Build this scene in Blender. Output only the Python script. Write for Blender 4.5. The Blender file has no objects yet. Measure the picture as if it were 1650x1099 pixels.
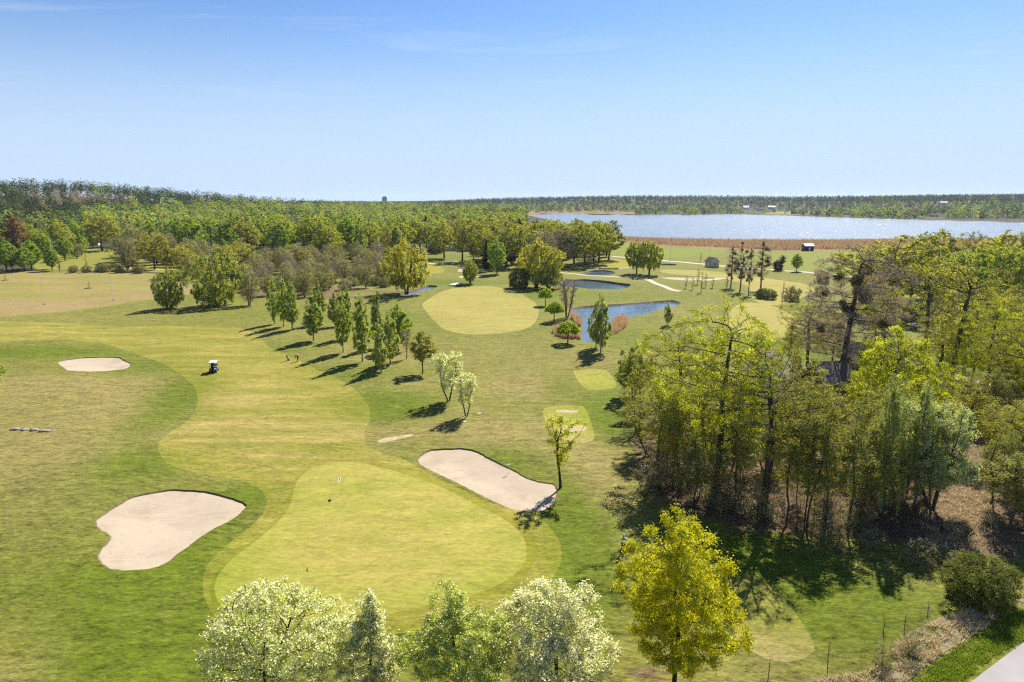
import bpy, bmesh, math, random
import numpy as np
from mathutils import Vector, Matrix
from mathutils.geometry import delaunay_2d_cdt

SC = bpy.context.scene
COL = SC.collection

# ------------------------------------------------------------------ camera
PITCH = math.radians(11.73)
CAM_H = 30.0
F_PX = 1100.0
cam_d = bpy.data.cameras.new("camera")
cam_d.sensor_width = 36.0
cam_d.lens = 36.0 * F_PX / 1650.0
cam_d.clip_start = 0.5
cam_d.clip_end = 20000.0
cam = bpy.data.objects.new("camera", cam_d)
cam.location = (0, 0, CAM_H)
cam.rotation_euler = (math.radians(90) - PITCH, 0, 0)
COL.objects.link(cam)
SC.camera = cam

# ------------------------------------------------------------------ world, sun, exposure
SUN_EL = math.radians(44.0)
SUN_AZ = math.radians(25.5)          # clockwise from +Y
SKY_STRENGTH = 0.055
SUN_STRENGTH = 4.9
EXPOSURE = 1.10
W = bpy.data.worlds.new("World")
SC.world = W
W.use_nodes = True
nt = W.node_tree
nt.nodes.clear()
sky = nt.nodes.new("ShaderNodeTexSky")
sky.sky_type = 'NISHITA'
sky.sun_disc = False
sky.sun_elevation = SUN_EL
sky.sun_rotation = SUN_AZ
sky.altitude = 0.0
sky.air_density = 1.1
sky.dust_density = 0.35
sky.ozone_density = 2.2
bg = nt.nodes.new("ShaderNodeBackground")
bg.inputs["Strength"].default_value = SKY_STRENGTH
wout = nt.nodes.new("ShaderNodeOutputWorld")
# thin cirrus high in the sky: noise over the plane of a cloud layer (direction / height)
tc = nt.nodes.new("ShaderNodeTexCoord")
sep = nt.nodes.new("ShaderNodeSeparateXYZ")
nt.links.new(tc.outputs["Generated"], sep.inputs[0])
zc = nt.nodes.new("ShaderNodeMath"); zc.operation = 'MAXIMUM'; zc.inputs[1].default_value = 0.02
nt.links.new(sep.outputs["Z"], zc.inputs[0])
dx = nt.nodes.new("ShaderNodeMath"); dx.operation = 'DIVIDE'
dy = nt.nodes.new("ShaderNodeMath"); dy.operation = 'DIVIDE'
nt.links.new(sep.outputs["X"], dx.inputs[0]); nt.links.new(zc.outputs[0], dx.inputs[1])
nt.links.new(sep.outputs["Y"], dy.inputs[0]); nt.links.new(zc.outputs[0], dy.inputs[1])
cmb = nt.nodes.new("ShaderNodeCombineXYZ")
nt.links.new(dx.outputs[0], cmb.inputs[0]); nt.links.new(dy.outputs[0], cmb.inputs[1])
mp = nt.nodes.new("ShaderNodeMapping")
mp.inputs["Scale"].default_value = (0.55, 1.1, 1.0)
mp.inputs["Rotation"].default_value = (0, 0, 0.35)
mp.inputs["Location"].default_value = (2.3, 4.1, 0)
nt.links.new(cmb.outputs[0], mp.inputs[0])
cn = nt.nodes.new("ShaderNodeTexNoise"); cn.inputs["Scale"].default_value = 0.9
cn.inputs["Detail"].default_value = 7; cn.inputs["Roughness"].default_value = 0.62; cn.inputs["Distortion"].default_value = 0.8
nt.links.new(mp.outputs[0], cn.inputs["Vector"])
cr = nt.nodes.new("ShaderNodeValToRGB")
cr.color_ramp.elements[0].position = 0.57; cr.color_ramp.elements[0].color = (0, 0, 0, 1)
cr.color_ramp.elements[1].position = 0.80; cr.color_ramp.elements[1].color = (0.45, 0.45, 0.45, 1)
nt.links.new(cn.outputs["Fac"], cr.inputs[0])
cmx = nt.nodes.new("ShaderNodeMixRGB"); cmx.blend_type = 'MIX'
cmx.inputs[2].default_value = (11.0, 9.6, 8.0, 1)
nt.links.new(cr.outputs[0], cmx.inputs[0])
nt.links.new(sky.outputs[0], cmx.inputs[1])
# pale blue-white air low over the horizon
hz = nt.nodes.new("ShaderNodeMapRange")
hz.inputs["From Min"].default_value = 0.0; hz.inputs["From Max"].default_value = 0.30
hz.inputs["To Min"].default_value = 0.92; hz.inputs["To Max"].default_value = 0.0
hz.interpolation_type = 'SMOOTHERSTEP'
nt.links.new(sep.outputs["Z"], hz.inputs["Value"])
hmx = nt.nodes.new("ShaderNodeMixRGB")
hmx.inputs[2].default_value = (9.6, 8.9, 8.3, 1)
nt.links.new(hz.outputs[0], hmx.inputs[0]); nt.links.new(cmx.outputs[0], hmx.inputs[1])
gmx = nt.nodes.new("ShaderNodeMixRGB"); gmx.blend_type = 'MULTIPLY'; gmx.inputs[0].default_value = 1.0
gmx.inputs[2].default_value = (0.545, 0.745, 1.04, 1)
nt.links.new(hmx.outputs[0], gmx.inputs[1])
nt.links.new(gmx.outputs[0], bg.inputs["Color"])
nt.links.new(bg.outputs[0], wout.inputs["Surface"])

sun_d = bpy.data.lights.new("sun", 'SUN')
sun_d.energy = SUN_STRENGTH
sun_d.angle = math.radians(0.53)
sun_d.color = (1.0, 0.95, 0.86)
sun = bpy.data.objects.new("sun", sun_d)
SUN_DIR = Vector((math.sin(SUN_AZ) * math.cos(SUN_EL), math.cos(SUN_AZ) * math.cos(SUN_EL), math.sin(SUN_EL)))
sun.rotation_euler = SUN_DIR.to_track_quat('Z', 'Y').to_euler()
sun.location = SUN_DIR * 200
COL.objects.link(sun)

SC.view_settings.view_transform = 'Standard'
SC.view_settings.look = 'None'
SC.view_settings.exposure = EXPOSURE
SC.view_settings.gamma = 1.0
SC.render.engine = 'CYCLES'
SC.cycles.max_bounces = 6
SC.cycles.diffuse_bounces = 3
SC.cycles.glossy_bounces = 3
SC.cycles.transmission_bounces = 4
SC.cycles.transparent_max_bounces = 4
SC.cycles.volume_bounces = 0
SC.cycles.sample_clamp_indirect = 4.0
SC.cycles.use_denoising = False
SC.cycles.filter_width = 1.25

# ------------------------------------------------------------------ helpers
def tag(o, label=None, cat=None, group=None, kind=None):
    if label: o["label"] = label
    if cat: o["category"] = cat
    if group: o["group"] = group
    if kind: o["kind"] = kind
    return o

def link(o, parent=None):
    COL.objects.link(o)
    if parent is not None:
        o.parent = parent
    return o

def empty(name, loc=(0, 0, 0), rz=0.0):
    o = bpy.data.objects.new(name, None)
    o.empty_display_size = 0.3
    o.location = loc
    o.rotation_euler = (0, 0, rz)
    COL.objects.link(o)
    return o

def np_mesh(name, V, loops, starts, totals, mats=(), mat_idx=None, smooth=False):
    me = bpy.data.meshes.new(name)
    V = np.asarray(V, dtype=np.float32)
    me.vertices.add(len(V)); me.vertices.foreach_set("co", V.ravel())
    me.loops.add(len(loops)); me.loops.foreach_set("vertex_index", np.asarray(loops, dtype=np.int32))
    me.polygons.add(len(starts))
    me.polygons.foreach_set("loop_start", np.asarray(starts, dtype=np.int32))
    try:
        me.polygons.foreach_set("loop_total", np.asarray(totals, dtype=np.int32))
    except Exception:
        pass
    for m in mats: me.materials.append(m)
    if mat_idx is not None: me.polygons.foreach_set("material_index", np.asarray(mat_idx, dtype=np.int32))
    if smooth: me.polygons.foreach_set("use_smooth", np.ones(len(starts), dtype=bool))
    me.update(calc_edges=True)
    return me

def quads_mesh(name, V, Q, mats=(), mat_idx=None, smooth=False):
    Q = np.asarray(Q, dtype=np.int32).reshape(-1, 4)
    n = len(Q)
    return np_mesh(name, V, Q.ravel(), np.arange(n) * 4, np.full(n, 4), mats, mat_idx, smooth)

def tris_mesh(name, V, T, mats=(), mat_idx=None, smooth=False):
    T = np.asarray(T, dtype=np.int32).reshape(-1, 3)
    n = len(T)
    return np_mesh(name, V, T.ravel(), np.arange(n) * 3, np.full(n, 3), mats, mat_idx, smooth)

def obj(name, me, parent=None, loc=None):
    o = bpy.data.objects.new(name, me)
    if loc is not None: o.location = loc
    return link(o, parent)

def bm_obj(name, bm, mat, parent=None, loc=None, smooth=False):
    me = bpy.data.meshes.new(name)
    bmesh.ops.recalc_face_normals(bm, faces=bm.faces[:])
    bm.to_mesh(me); bm.free()
    for m in (mat if isinstance(mat, (list, tuple)) else [mat]): me.materials.append(m)
    if smooth: me.polygons.foreach_set("use_smooth", np.ones(len(me.polygons), dtype=bool))
    return obj(name, me, parent, loc)

def add_box(bm, c, s, rot=None, bevel=0.0):
    r = bmesh.ops.create_cube(bm, size=1.0)
    vs = r["verts"]
    M = Matrix.Translation(Vector(c)) @ (rot.to_4x4() if rot is not None else Matrix.Identity(4)) @ Matrix.Diagonal((s[0], s[1], s[2], 1))
    bmesh.ops.transform(bm, matrix=M, verts=vs)
    if bevel > 0:
        es = list({e for v in vs for e in v.link_edges})
        bmesh.ops.bevel(bm, geom=es, offset=bevel, segments=2, affect='EDGES', profile=0.5)

def add_tube(bm, p0, p1, r0, r1=None, n=8):
    p0 = Vector(p0); p1 = Vector(p1)
    d = p1 - p0
    M = Matrix.Translation((p0 + p1) / 2) @ d.to_track_quat('Z', 'Y').to_matrix().to_4x4()
    bmesh.ops.create_cone(bm, cap_ends=True, segments=n, radius1=r0, radius2=(r0 if r1 is None else r1), depth=d.length, matrix=M)

def add_ball(bm, c, r, sc=(1, 1, 1), sub=2):
    M = Matrix.Translation(Vector(c)) @ Matrix.Diagonal((sc[0], sc[1], sc[2], 1))
    bmesh.ops.create_icosphere(bm, subdivisions=sub, radius=r, matrix=M)

def copy_tree(root, loc, rz=0.0, scale=(1, 1, 1)):
    r = root.copy(); COL.objects.link(r)
    r.parent = None
    r.location = loc; r.rotation_euler = (0, 0, rz); r.scale = scale
    for ch in root.children:
        c = ch.copy(); COL.objects.link(c); c.parent = r
        for g in ch.children:
            d = g.copy(); COL.objects.link(d); d.parent = c
    return r

def srgb(r, g, b):
    f = lambda c: (c / 255) / 12.92 if c / 255 <= 0.04045 else ((c / 255 + 0.055) / 1.055) ** 2.4
    return (f(r), f(g), f(b))

# ------------------------------------------------------------------ terrain
def sstep(a, b, x):
    t = np.clip((x - a) / (b - a), 0, 1)
    return t * t * (3 - 2 * t)

def gauss(x, y, cx, cy, sx, sy):
    return np.exp(-((x - cx) / sx) ** 2 - ((y - cy) / sy) ** 2)

def terrain(x, y):
    x = np.asarray(x, dtype=float); y = np.asarray(y, dtype=float)
    near = 1 - sstep(250, 420, y)
    z = near * (0.16 * np.sin(x * 0.11 + 0.7) * np.sin(y * 0.09 + 1.3) + 0.10 * np.sin(x * 0.23 + y * 0.17) + 0.06 * np.sin(x * 0.41 - y * 0.33 + 2))
    hx = x / np.maximum(y, 50.0)
    # wooded hill on the left and the lower ridge that runs on behind the mid woods
    z = z + 33 * gauss(x, y, -555, 800, 225, 270) * sstep(430, 560, y)
    z = z + 5 * gauss(x, y, -210, 860, 260, 260) * sstep(480, 640, y)
    z = z + 3 * gauss(x, y, -60, 1150, 300, 380) * sstep(600, 900, y)
    # rising land across the lake
    shore = np.interp(hx, [0.0, 0.4, 0.58, 0.77, 1.2], [1450, 1405, 1110, 990, 920])
    far = sstep(shore + 15, shore + 680, y)
    z = z + far * (9 + 11 * sstep(-0.2, -0.02, hx) + 8 * sstep(0.0, 0.5, hx) + 5 * np.sin(x * 0.0045) * sstep(1500, 2200, y))
    # right-hand wood stands on a low bank that falls to the tee
    z = z + 1.3 * gauss(x, y, 46, 66, 14, 12)
    z = z - 1.1 * gauss(x, y, 25, 37, 9, 4) - 0.6 * gauss(x, y, 33, 41, 8, 4)
    return z

def ray(px, py):
    u = (px - 825.0) / F_PX; v = (549.5 - py) / F_PX
    cp, sp = math.cos(PITCH), math.sin(PITCH)
    return Vector((u, cp + v * sp, -sp + v * cp))

def P(px, py, z=None):
    """ground point seen at a photograph pixel"""
    d = ray(px, py)
    zz = 0.0 if z is None else z
    for _ in range(4):
        t = (zz - CAM_H) / d.z
        x, y = d.x * t, d.y * t
        if z is None: zz = float(terrain(x, y))
    return (x, y, zz)

def height_at(px, py, y):
    """height above datum of the point seen at a pixel when it stands at forward distance y"""
    d = ray(px, py)
    return CAM_H + d.z * y / d.y

# ------------------------------------------------------------------ materials
class NT:
    def __init__(self, name):
        self.m = bpy.data.materials.new(name); self.m.use_nodes = True
        self.t = self.m.node_tree; self.t.nodes.clear()
        self.out = self.t.nodes.new("ShaderNodeOutputMaterial")
    def n(self, typ, **kw):
        nd = self.t.nodes.new(typ)
        for k, v in kw.items(): setattr(nd, k, v)
        return nd
    def l(self, a, b): self.t.links.new(a, b)
    def noise(self, scale, detail=4, rough=0.55, vec=None, dist=0.0):
        nd = self.n("ShaderNodeTexNoise")
        nd.inputs["Scale"].default_value = scale; nd.inputs["Detail"].default_value = detail
        nd.inputs["Roughness"].default_value = rough; nd.inputs["Distortion"].default_value = dist
        if vec is not None: self.l(vec, nd.inputs["Vector"])
        return nd.outputs["Fac"]
    def ramp(self, fac, stops):
        nd = self.n("ShaderNodeValToRGB")
        e = nd.color_ramp.elements
        while len(e) < len(stops): e.new(0.5)
        for i, (p, c) in enumerate(stops):
            e[i].position = p
            e[i].color = (c, c, c, 1) if isinstance(c, (int, float)) else (c[0], c[1], c[2], 1)
        self.l(fac, nd.inputs[0]); return nd.outputs[0]
    def mix(self, fac, a, b, typ='MIX'):
        nd = self.n("ShaderNodeMixRGB", blend_type=typ)
        for s, v in ((0, fac), (1, a), (2, b)):
            if isinstance(v, (int, float)): nd.inputs[s].default_value = v if s == 0 else (v, v, v, 1)
            elif isinstance(v, (tuple, list)): nd.inputs[s].default_value = (v[0], v[1], v[2], 1)
            else: self.l(v, nd.inputs[s])
        return nd.outputs[0]
    def math(self, op, a, b=0.0, clamp=False):
        nd = self.n("ShaderNodeMath", operation=op); nd.use_clamp = clamp
        for s, v in ((0, a), (1, b)):
            if isinstance(v, (int, float)): nd.inputs[s].default_value = v
            else: self.l(v, nd.inputs[s])
        return nd.outputs[0]
    def pos(self, scale=None, rot=0.0):
        nd = self.n("ShaderNodeTexCoord"); v = nd.outputs["Object"]
        if scale is not None:
            m = self.n("ShaderNodeMapping"); m.inputs["Scale"].default_value = scale; m.inputs["Rotation"].default_value = (0, 0, rot)
            self.l(v, m.inputs[0]); v = m.outputs[0]
        return v
    def attr(self, name):
        nd = self.n("ShaderNodeAttribute"); nd.attribute_name = name
        return nd.outputs["Fac"], nd.outputs["Color"]
    def bump(self, h, strength, dist):
        nd = self.n("ShaderNodeBump"); nd.inputs["Strength"].default_value = strength; nd.inputs["Distance"].default_value = dist
        self.l(h, nd.inputs["Height"]); return nd.outputs[0]
    def principled(self, col, rough=0.8, normal=None, spec=0.3, metal=0.0):
        b = self.n("ShaderNodeBsdfPrincipled")
        if isinstance(col, (tuple, list)): b.inputs["Base Color"].default_value = (col[0], col[1], col[2], 1)
        else: self.l(col, b.inputs["Base Color"])
        if isinstance(rough, (int, float)): b.inputs["Roughness"].default_value = rough
        else: self.l(rough, b.inputs["Roughness"])
        b.inputs["Specular IOR Level"].default_value = spec
        b.inputs["Metallic"].default_value = metal
        if normal is not None: self.l(normal, b.inputs["Normal"])
        self.l(b.outputs[0], self.out.inputs["Surface"]); return b

def plain(name, col, rough=0.6, spec=0.4, metal=0.0, var=0.12, scale=6.0):
    k = NT(name)
    f = k.noise(scale, 4, 0.6, k.pos())
    c = k.mix(f, tuple(x * (1 - var) for x in col), tuple(min(1, x * (1 + var)) for x in col))
    k.principled(c, rough, None, spec, metal)
    return k.m

def leaf_mat(name, col, col2=None, trans=0.45, tcol=None, var=0.45, tint=None):
    """small leaf faces: diffuse + light let through; colour varies leaf by leaf and tree by tree"""
    k = NT(name)
    col2 = col2 or tuple(c * 0.6 for c in col)
    adj = lambda q: (q[0] * 1.16, q[1] * 1.22, q[2] * 1.25 + 0.008)
    if min(col) < 0.2: col, col2, tint = adj(col), adj(col2), (adj(tint) if tint else None)
    g = k.n("ShaderNodeNewGeometry")
    oi = k.n("ShaderNodeObjectInfo")
    c = k.mix(g.outputs["Random Per Island"], col2, col)
    br = k.math('ADD', k.math('MULTIPLY', oi.outputs["Random"], var), 1 - var * 0.5)
    c = k.mix(1.0, c, br, 'MULTIPLY')
    if tint:
        r2 = k.math('FRACT', k.math('MULTIPLY', oi.outputs["Random"], 17.31))
        c = k.mix(k.math('MULTIPLY', r2, 0.6), c, tint)
    d = k.n("ShaderNodeBsdfDiffuse"); k.l(c, d.inputs[0])
    tcol = tcol or (1.25, 1.2, 0.6)
    tr = k.n("ShaderNodeBsdfTranslucent"); k.l(k.mix(1.0, c, tuple(x * trans * 1.7 for x in tcol), 'MULTIPLY'), tr.inputs[0])
    ms = k.n("ShaderNodeAddShader")
    k.l(d.outputs[0], ms.inputs[0]); k.l(tr.outputs[0], ms.inputs[1])
    k.l(ms.outputs[0], k.out.inputs["Surface"])
    return k.m

def bark_mat(name, a, b, scale=5.0):
    k = NT(name)
    f = k.noise(scale, 6, 0.65, k.pos((1, 1, 0.25)))
    c = k.mix(k.ramp(f, [(0.35, 0), (0.65, 1)]), a, b)
    k.principled(c, 0.9, k.bump(f, 0.6, 0.05), 0.15)
    return k.m

# ------------------------------------------------------------------ ground materials
def turf(name, base, alt, dry, lush, litter=None, patch=0.10, mid=0.7, fine=5.0, stripe=None, bumpy=0.5, contrast=1.0, attrs=True):
    """mown or rough grass: patches of green, straw and rich green, mottled at several sizes"""
    k = NT(name)
    v = k.pos()
    n1 = k.ramp(k.noise(patch, 5, 0.6, v, 0.4), [(0.36, 0), (0.64, 1)])
    n2 = k.ramp(k.noise(mid, 5, 0.65, v), [(0.30, 0), (0.70, 1)])
    n3 = k.ramp(k.noise(fine, 3, 0.7, k.pos((0.6, 1.7, 1), 0.5)), [(0.25, 0), (0.75, 1)])
    c = k.mix(n1, base, alt)
    c = k.mix(k.math('MULTIPLY', n2, 0.45 * contrast), c, dry)
    if attrs:
        da, _ = k.attr("dry"); la, _ = k.attr("lush")
        wob = k.math('MULTIPLY', k.math('SUBTRACT', k.noise(0.45, 6, 0.7, v), 0.5), 1.1)
        dfac = k.math('ADD', da, k.math('MULTIPLY', wob, k.math('ADD', k.math('MULTIPLY', da, 0.9), 0.25)), True)
        c = k.mix(k.math('MULTIPLY', dfac, 0.85), c, dry)
        lf = k.math('ADD', la, k.math('MULTIPLY', wob, k.math('MULTIPLY', la, 1.2)), True)
        c = k.mix(k.math('MULTIPLY', lf, 0.9), c, lush)
    if stripe:
        sx, sy, rot, amt = stripe
        s = k.ramp(k.noise(1.0, 4, 0.6, k.pos((sx, sy, 1), rot)), [(0.38, 0), (0.62, 1)])
        c = k.mix(k.math('MULTIPLY', s, amt), c, lush)
    if litter is not None:
        ta, _ = k.attr("litter")
        tn = k.noise(0.8, 6, 0.75, v)
        lc = k.ramp(k.noise(3.0, 5, 0.8, v), [(0.3, tuple(x * 0.55 for x in litter)), (0.55, litter), (0.75, tuple(min(1, x * 1.5) for x in litter))])
        tf = k.ramp(k.math('ADD', ta, k.math('MULTIPLY', k.math('SUBTRACT', tn, 0.5), 1.3)), [(0.42, 0), (0.62, 1)])
        tf = k.math('MULTIPLY', tf, k.ramp(ta, [(0.02, 0), (0.15, 1)]))
        c = k.mix(tf, c, lc)
    sp = k.noise(fine * 4.0, 2, 0.7, v)
    tone = k.math('ADD', k.math('MULTIPLY', n3, 0.42 * contrast), 0.80 - 0.06 * contrast)
    tone = k.math('ADD', tone, k.math('MULTIPLY', k.math('SUBTRACT', sp, 0.5), 0.9 * contrast))
    for sc_, am_, st_ in ((0.45, 1.0, (0.5, 1.7, 1)), (1.3, 1.5, (0.6, 1.8, 1)), (3.0, 1.7, (0.7, 1.6, 1))):
        nn = k.noise(sc_, 3, 0.65, k.pos(st_, 0.45))
        tone = k.math('ADD', tone, k.math('MULTIPLY', k.math('SUBTRACT', nn, 0.5), am_ * contrast))
    c = k.mix(1.0, c, tone, 'MULTIPLY')
    h = k.math('ADD', k.math('MULTIPLY', n3, 0.5), sp)
    k.principled(c, 0.95, k.bump(h, bumpy, 0.12), 0.08)
    return k.m

ROUGH = turf("rough_grass", (0.158, 0.160, 0.024), (0.118, 0.142, 0.017), (0.240, 0.195, 0.064), (0.100, 0.135, 0.008), litter=(0.17, 0.115, 0.062), bumpy=0.6, contrast=1.05)
FAIR = turf("fairway_grass", (0.292, 0.242, 0.050), (0.235, 0.216, 0.036), (0.345, 0.258, 0.088), (0.160, 0.170, 0.016), patch=0.08, mid=0.35, stripe=(0.05, 0.36, 0.12, 0.75), bumpy=0.25, contrast=0.75)
FAIRB = turf("far_fairway_grass", (0.325, 0.280, 0.070), (0.305, 0.262, 0.068), (0.37, 0.292, 0.105), (0.22, 0.215, 0.03), patch=0.07, mid=0.4, stripe=(0.03, 0.55, -0.05, 0.4), bumpy=0.2, contrast=0.55)
GREEN = turf("putting_green", (0.330, 0.284, 0.064), (0.300, 0.285, 0.052), (0.385, 0.285, 0.088), (0.225, 0.245, 0.030), patch=0.13, mid=0.35, fine=9.0, stripe=(0.09, 0.20, 0.7, 0.65), bumpy=0.06, contrast=0.5)
COLLAR = turf("collar_grass", (0.205, 0.198, 0.022), (0.225, 0.20, 0.026), (0.27, 0.215, 0.045), (0.14, 0.165, 0.009), patch=0.12, mid=0.5, bumpy=0.2, contrast=0.6)
TEE = turf("tee_grass", (0.255, 0.250, 0.032), (0.24, 0.245, 0.026), (0.32, 0.265, 0.08), (0.17, 0.205, 0.012), patch=0.2, mid=0.9, bumpy=0.2, contrast=0.6)
TEED = turf("worn_tee_grass", (0.305, 0.245, 0.085), (0.33, 0.262, 0.105), (0.36, 0.28, 0.13), (0.18, 0.185, 0.024), patch=0.25, mid=0.9, stripe=(0.8, 0.12, 0.45, 0.5), bumpy=0.3, contrast=0.7)
FIELD = turf("dry_field", (0.285, 0.220, 0.080), (0.250, 0.212, 0.060), (0.310, 0.220, 0.098), (0.19, 0.19, 0.030), patch=0.02, mid=0.12, fine=1.2, stripe=(0.012, 0.10, 0.0, 0.55), bumpy=0.3, contrast=0.5)
FIELDB = turf("brown_field", (0.285, 0.205, 0.085), (0.265, 0.20, 0.075), (0.325, 0.235, 0.11), (0.20, 0.175, 0.035), patch=0.03, mid=0.15, fine=1.2, stripe=(0.012, 0.12, 0.0, 0.3), bumpy=0.3, contrast=0.5)
MEADOW = turf("spring_meadow", (0.147, 0.190, 0.016), (0.171, 0.190, 0.021), (0.225, 0.200, 0.060), (0.118, 0.190, 0.013), patch=0.015, mid=0.1, fine=0.8, bumpy=0.2, contrast=0.7, attrs=False)
FARGREEN = turf("yellow_green_turf", (0.255, 0.235, 0.024), (0.245, 0.225, 0.026), (0.274, 0.230, 0.047), (0.196, 0.210, 0.021), patch=0.06, mid=0.4, bumpy=0.1, contrast=0.5, attrs=False)
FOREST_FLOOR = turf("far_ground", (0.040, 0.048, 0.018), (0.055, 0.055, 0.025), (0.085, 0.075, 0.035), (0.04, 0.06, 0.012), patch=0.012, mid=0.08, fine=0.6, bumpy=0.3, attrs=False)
VERGE = turf("verge_grass", (0.135, 0.160, 0.014), (0.155, 0.170, 0.018), (0.22, 0.2, 0.045), (0.10, 0.14, 0.008), patch=0.4, mid=1.2, bumpy=0.8, contrast=1.2, attrs=False)

def marsh_mat():
    k = NT("marsh_straw")
    v = k.pos()
    c = k.ramp(k.noise(0.05, 6, 0.7, v), [(0.3, (0.16, 0.095, 0.045)), (0.55, (0.235, 0.145, 0.068)), (0.75, (0.30, 0.20, 0.10))])
    f = k.noise(0.7, 4, 0.7, v)
    c = k.mix(1.0, c, k.math('ADD', k.math('MULTIPLY', f, 0.6), 0.7), 'MULTIPLY')
    k.principled(c, 0.95, k.bump(f, 0.5, 0.5), 0.05)
    return k.m
MARSH = marsh_mat()

def straw_mat():
    k = NT("ditch_straw")
    v = k.pos()
    c = k.ramp(k.noise(1.1, 6, 0.75, v, 1.0), [(0.30, (0.11, 0.10, 0.035)), (0.43, (0.25, 0.20, 0.095)), (0.56, (0.40, 0.33, 0.21)), (0.75, (0.50, 0.43, 0.31))])
    c = k.mix(k.ramp(k.noise(0.55, 4, 0.6, v), [(0.42, 0), (0.56, 0.85)]), c, (0.125, 0.140, 0.024))
    f = k.noise(7.0, 4, 0.8, v)
    c = k.mix(1.0, c, k.math('ADD', k.math('MULTIPLY', f, 1.0), 0.5), 'MULTIPLY')
    k.principled(c, 0.95, k.bump(f, 0.9, 0.25), 0.05)
    return k.m
STRAW = straw_mat()

def sand_mat():
    k = NT("bunker_sand")
    v = k.pos()
    big = k.noise(0.22, 5, 0.6, v, 0.5)
    c = k.ramp(big, [(0.3, (0.300, 0.240, 0.172)), (0.5, (0.380, 0.308, 0.222)), (0.75, (0.400, 0.325, 0.238))])
    rake = k.noise(1.0, 3, 0.6, k.pos((0.5, 7.0, 1), 0.45))
    fine = k.noise(6.0, 4, 0.75, v)
    c = k.mix(k.ramp(k.noise(1.1, 5, 0.8, v), [(0.54, 0), (0.70, 0.5)]), c, (0.26, 0.195, 0.135))
    t = k.math('ADD', k.math('MULTIPLY', rake, 0.34), k.math('ADD', k.math('MULTIPLY', fine, 0.40), 0.63))
    c = k.mix(1.0, c, t, 'MULTIPLY')
    h = k.math('ADD', rake, fine)
    k.principled(c, 0.95, k.bump(h, 0.35, 0.05), 0.08)
    return k.m
SAND = sand_mat()

def soil_mat(name, a, b, sc=2.0):
    k = NT(name)
    v = k.pos()
    f = k.noise(sc, 6, 0.75, v)
    c = k.ramp(f, [(0.3, a), (0.7, b)])
    k.principled(c, 0.95, k.bump(f, 0.8, 0.15), 0.1)
    return k.m
SOIL = soil_mat("bunker_bank_soil", (0.08, 0.06, 0.03), (0.22, 0.17, 0.09), 2.0)
BANK = soil_mat("pond_bank_stone", (0.06, 0.05, 0.035), (0.24, 0.19, 0.13), 1.2)
LAWN = turf("far_lawn_grass", (0.175, 0.190, 0.020), (0.21, 0.20, 0.03), (0.27, 0.23, 0.06), (0.12, 0.165, 0.01), patch=0.03, mid=0.2, fine=1.0, bumpy=0.2, contrast=0.6, attrs=False)
GRAVEL = soil_mat("path_gravel", (0.40, 0.33, 0.25), (0.50, 0.43, 0.34), 2.5)
BARE = soil_mat("bare_sandy_ground", (0.27, 0.215, 0.105), (0.44, 0.36, 0.23), 1.2)

def road_mat():
    k = NT("worn_asphalt")
    v = k.pos()
    f = k.noise(0.4, 5, 0.6, v)
    c = k.ramp(f, [(0.3, (0.275, 0.255, 0.245)), (0.7, (0.325, 0.305, 0.295))])
    s = k.noise(30.0, 3, 0.8, v)
    c = k.mix(1.0, c, k.math('ADD', k.math('MULTIPLY', s, 0.35), 0.82), 'MULTIPLY')
    k.principled(c, 0.85, k.bump(s, 0.3, 0.01), 0.2)
    return k.m
ROAD = road_mat()

def water_mat(name, base, rough, waves, strength):
    k = NT(name)
    # wave facets: the slope of the water varies from spot to spot
    tot = None
    for sc, amp, sx, sy, rot in waves:
        nd = k.n("ShaderNodeTexNoise"); nd.inputs["Scale"].default_value = 1.0; nd.inputs["Detail"].default_value = 3
        k.l(k.pos((sc * sx, sc * sy, 1), rot), nd.inputs["Vector"])
        s1 = k.n("ShaderNodeVectorMath", operation='SUBTRACT'); k.l(nd.outputs["Color"], s1.inputs[0]); s1.inputs[1].default_value = (0.5, 0.5, 0.5)
        s2 = k.n("ShaderNodeVectorMath", operation='MULTIPLY'); k.l(s1.outputs[0], s2.inputs[0]); s2.inputs[1].default_value = (amp, amp, 0)
        if tot is None: tot = s2.outputs[0]
        else:
            ad = k.n("ShaderNodeVectorMath", operation='ADD'); k.l(tot, ad.inputs[0]); k.l(s2.outputs[0], ad.inputs[1]); tot = ad.outputs[0]
    ad = k.n("ShaderNodeVectorMath", operation='ADD'); k.l(tot, ad.inputs[0]); ad.inputs[1].default_value = (0, 0, 1)
    nm = k.n("ShaderNodeVectorMath", operation='NORMALIZE'); k.l(ad.outputs[0], nm.inputs[0])
    b = k.principled(base, rough, nm.outputs[0], 0.5)
    b.inputs["IOR"].default_value = 1.33
    return k.m
POND = water_mat("pond_water", (0.075, 0.115, 0.155), 0.06, [(0.5, 0.14, 1, 1, 0), (2.5, 0.30, 0.6, 1.4, 0.3)], 0.25)
LAKE = water_mat("lake_water", (0.13, 0.155, 0.19), 0.22, [(0.10, 0.5, 0.5, 1.4, 0.1), (0.45, 0.75, 0.5, 1.2, -0.2), (1.6, 0.7, 0.7, 1.2, 0.3)], 0.9)

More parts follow.
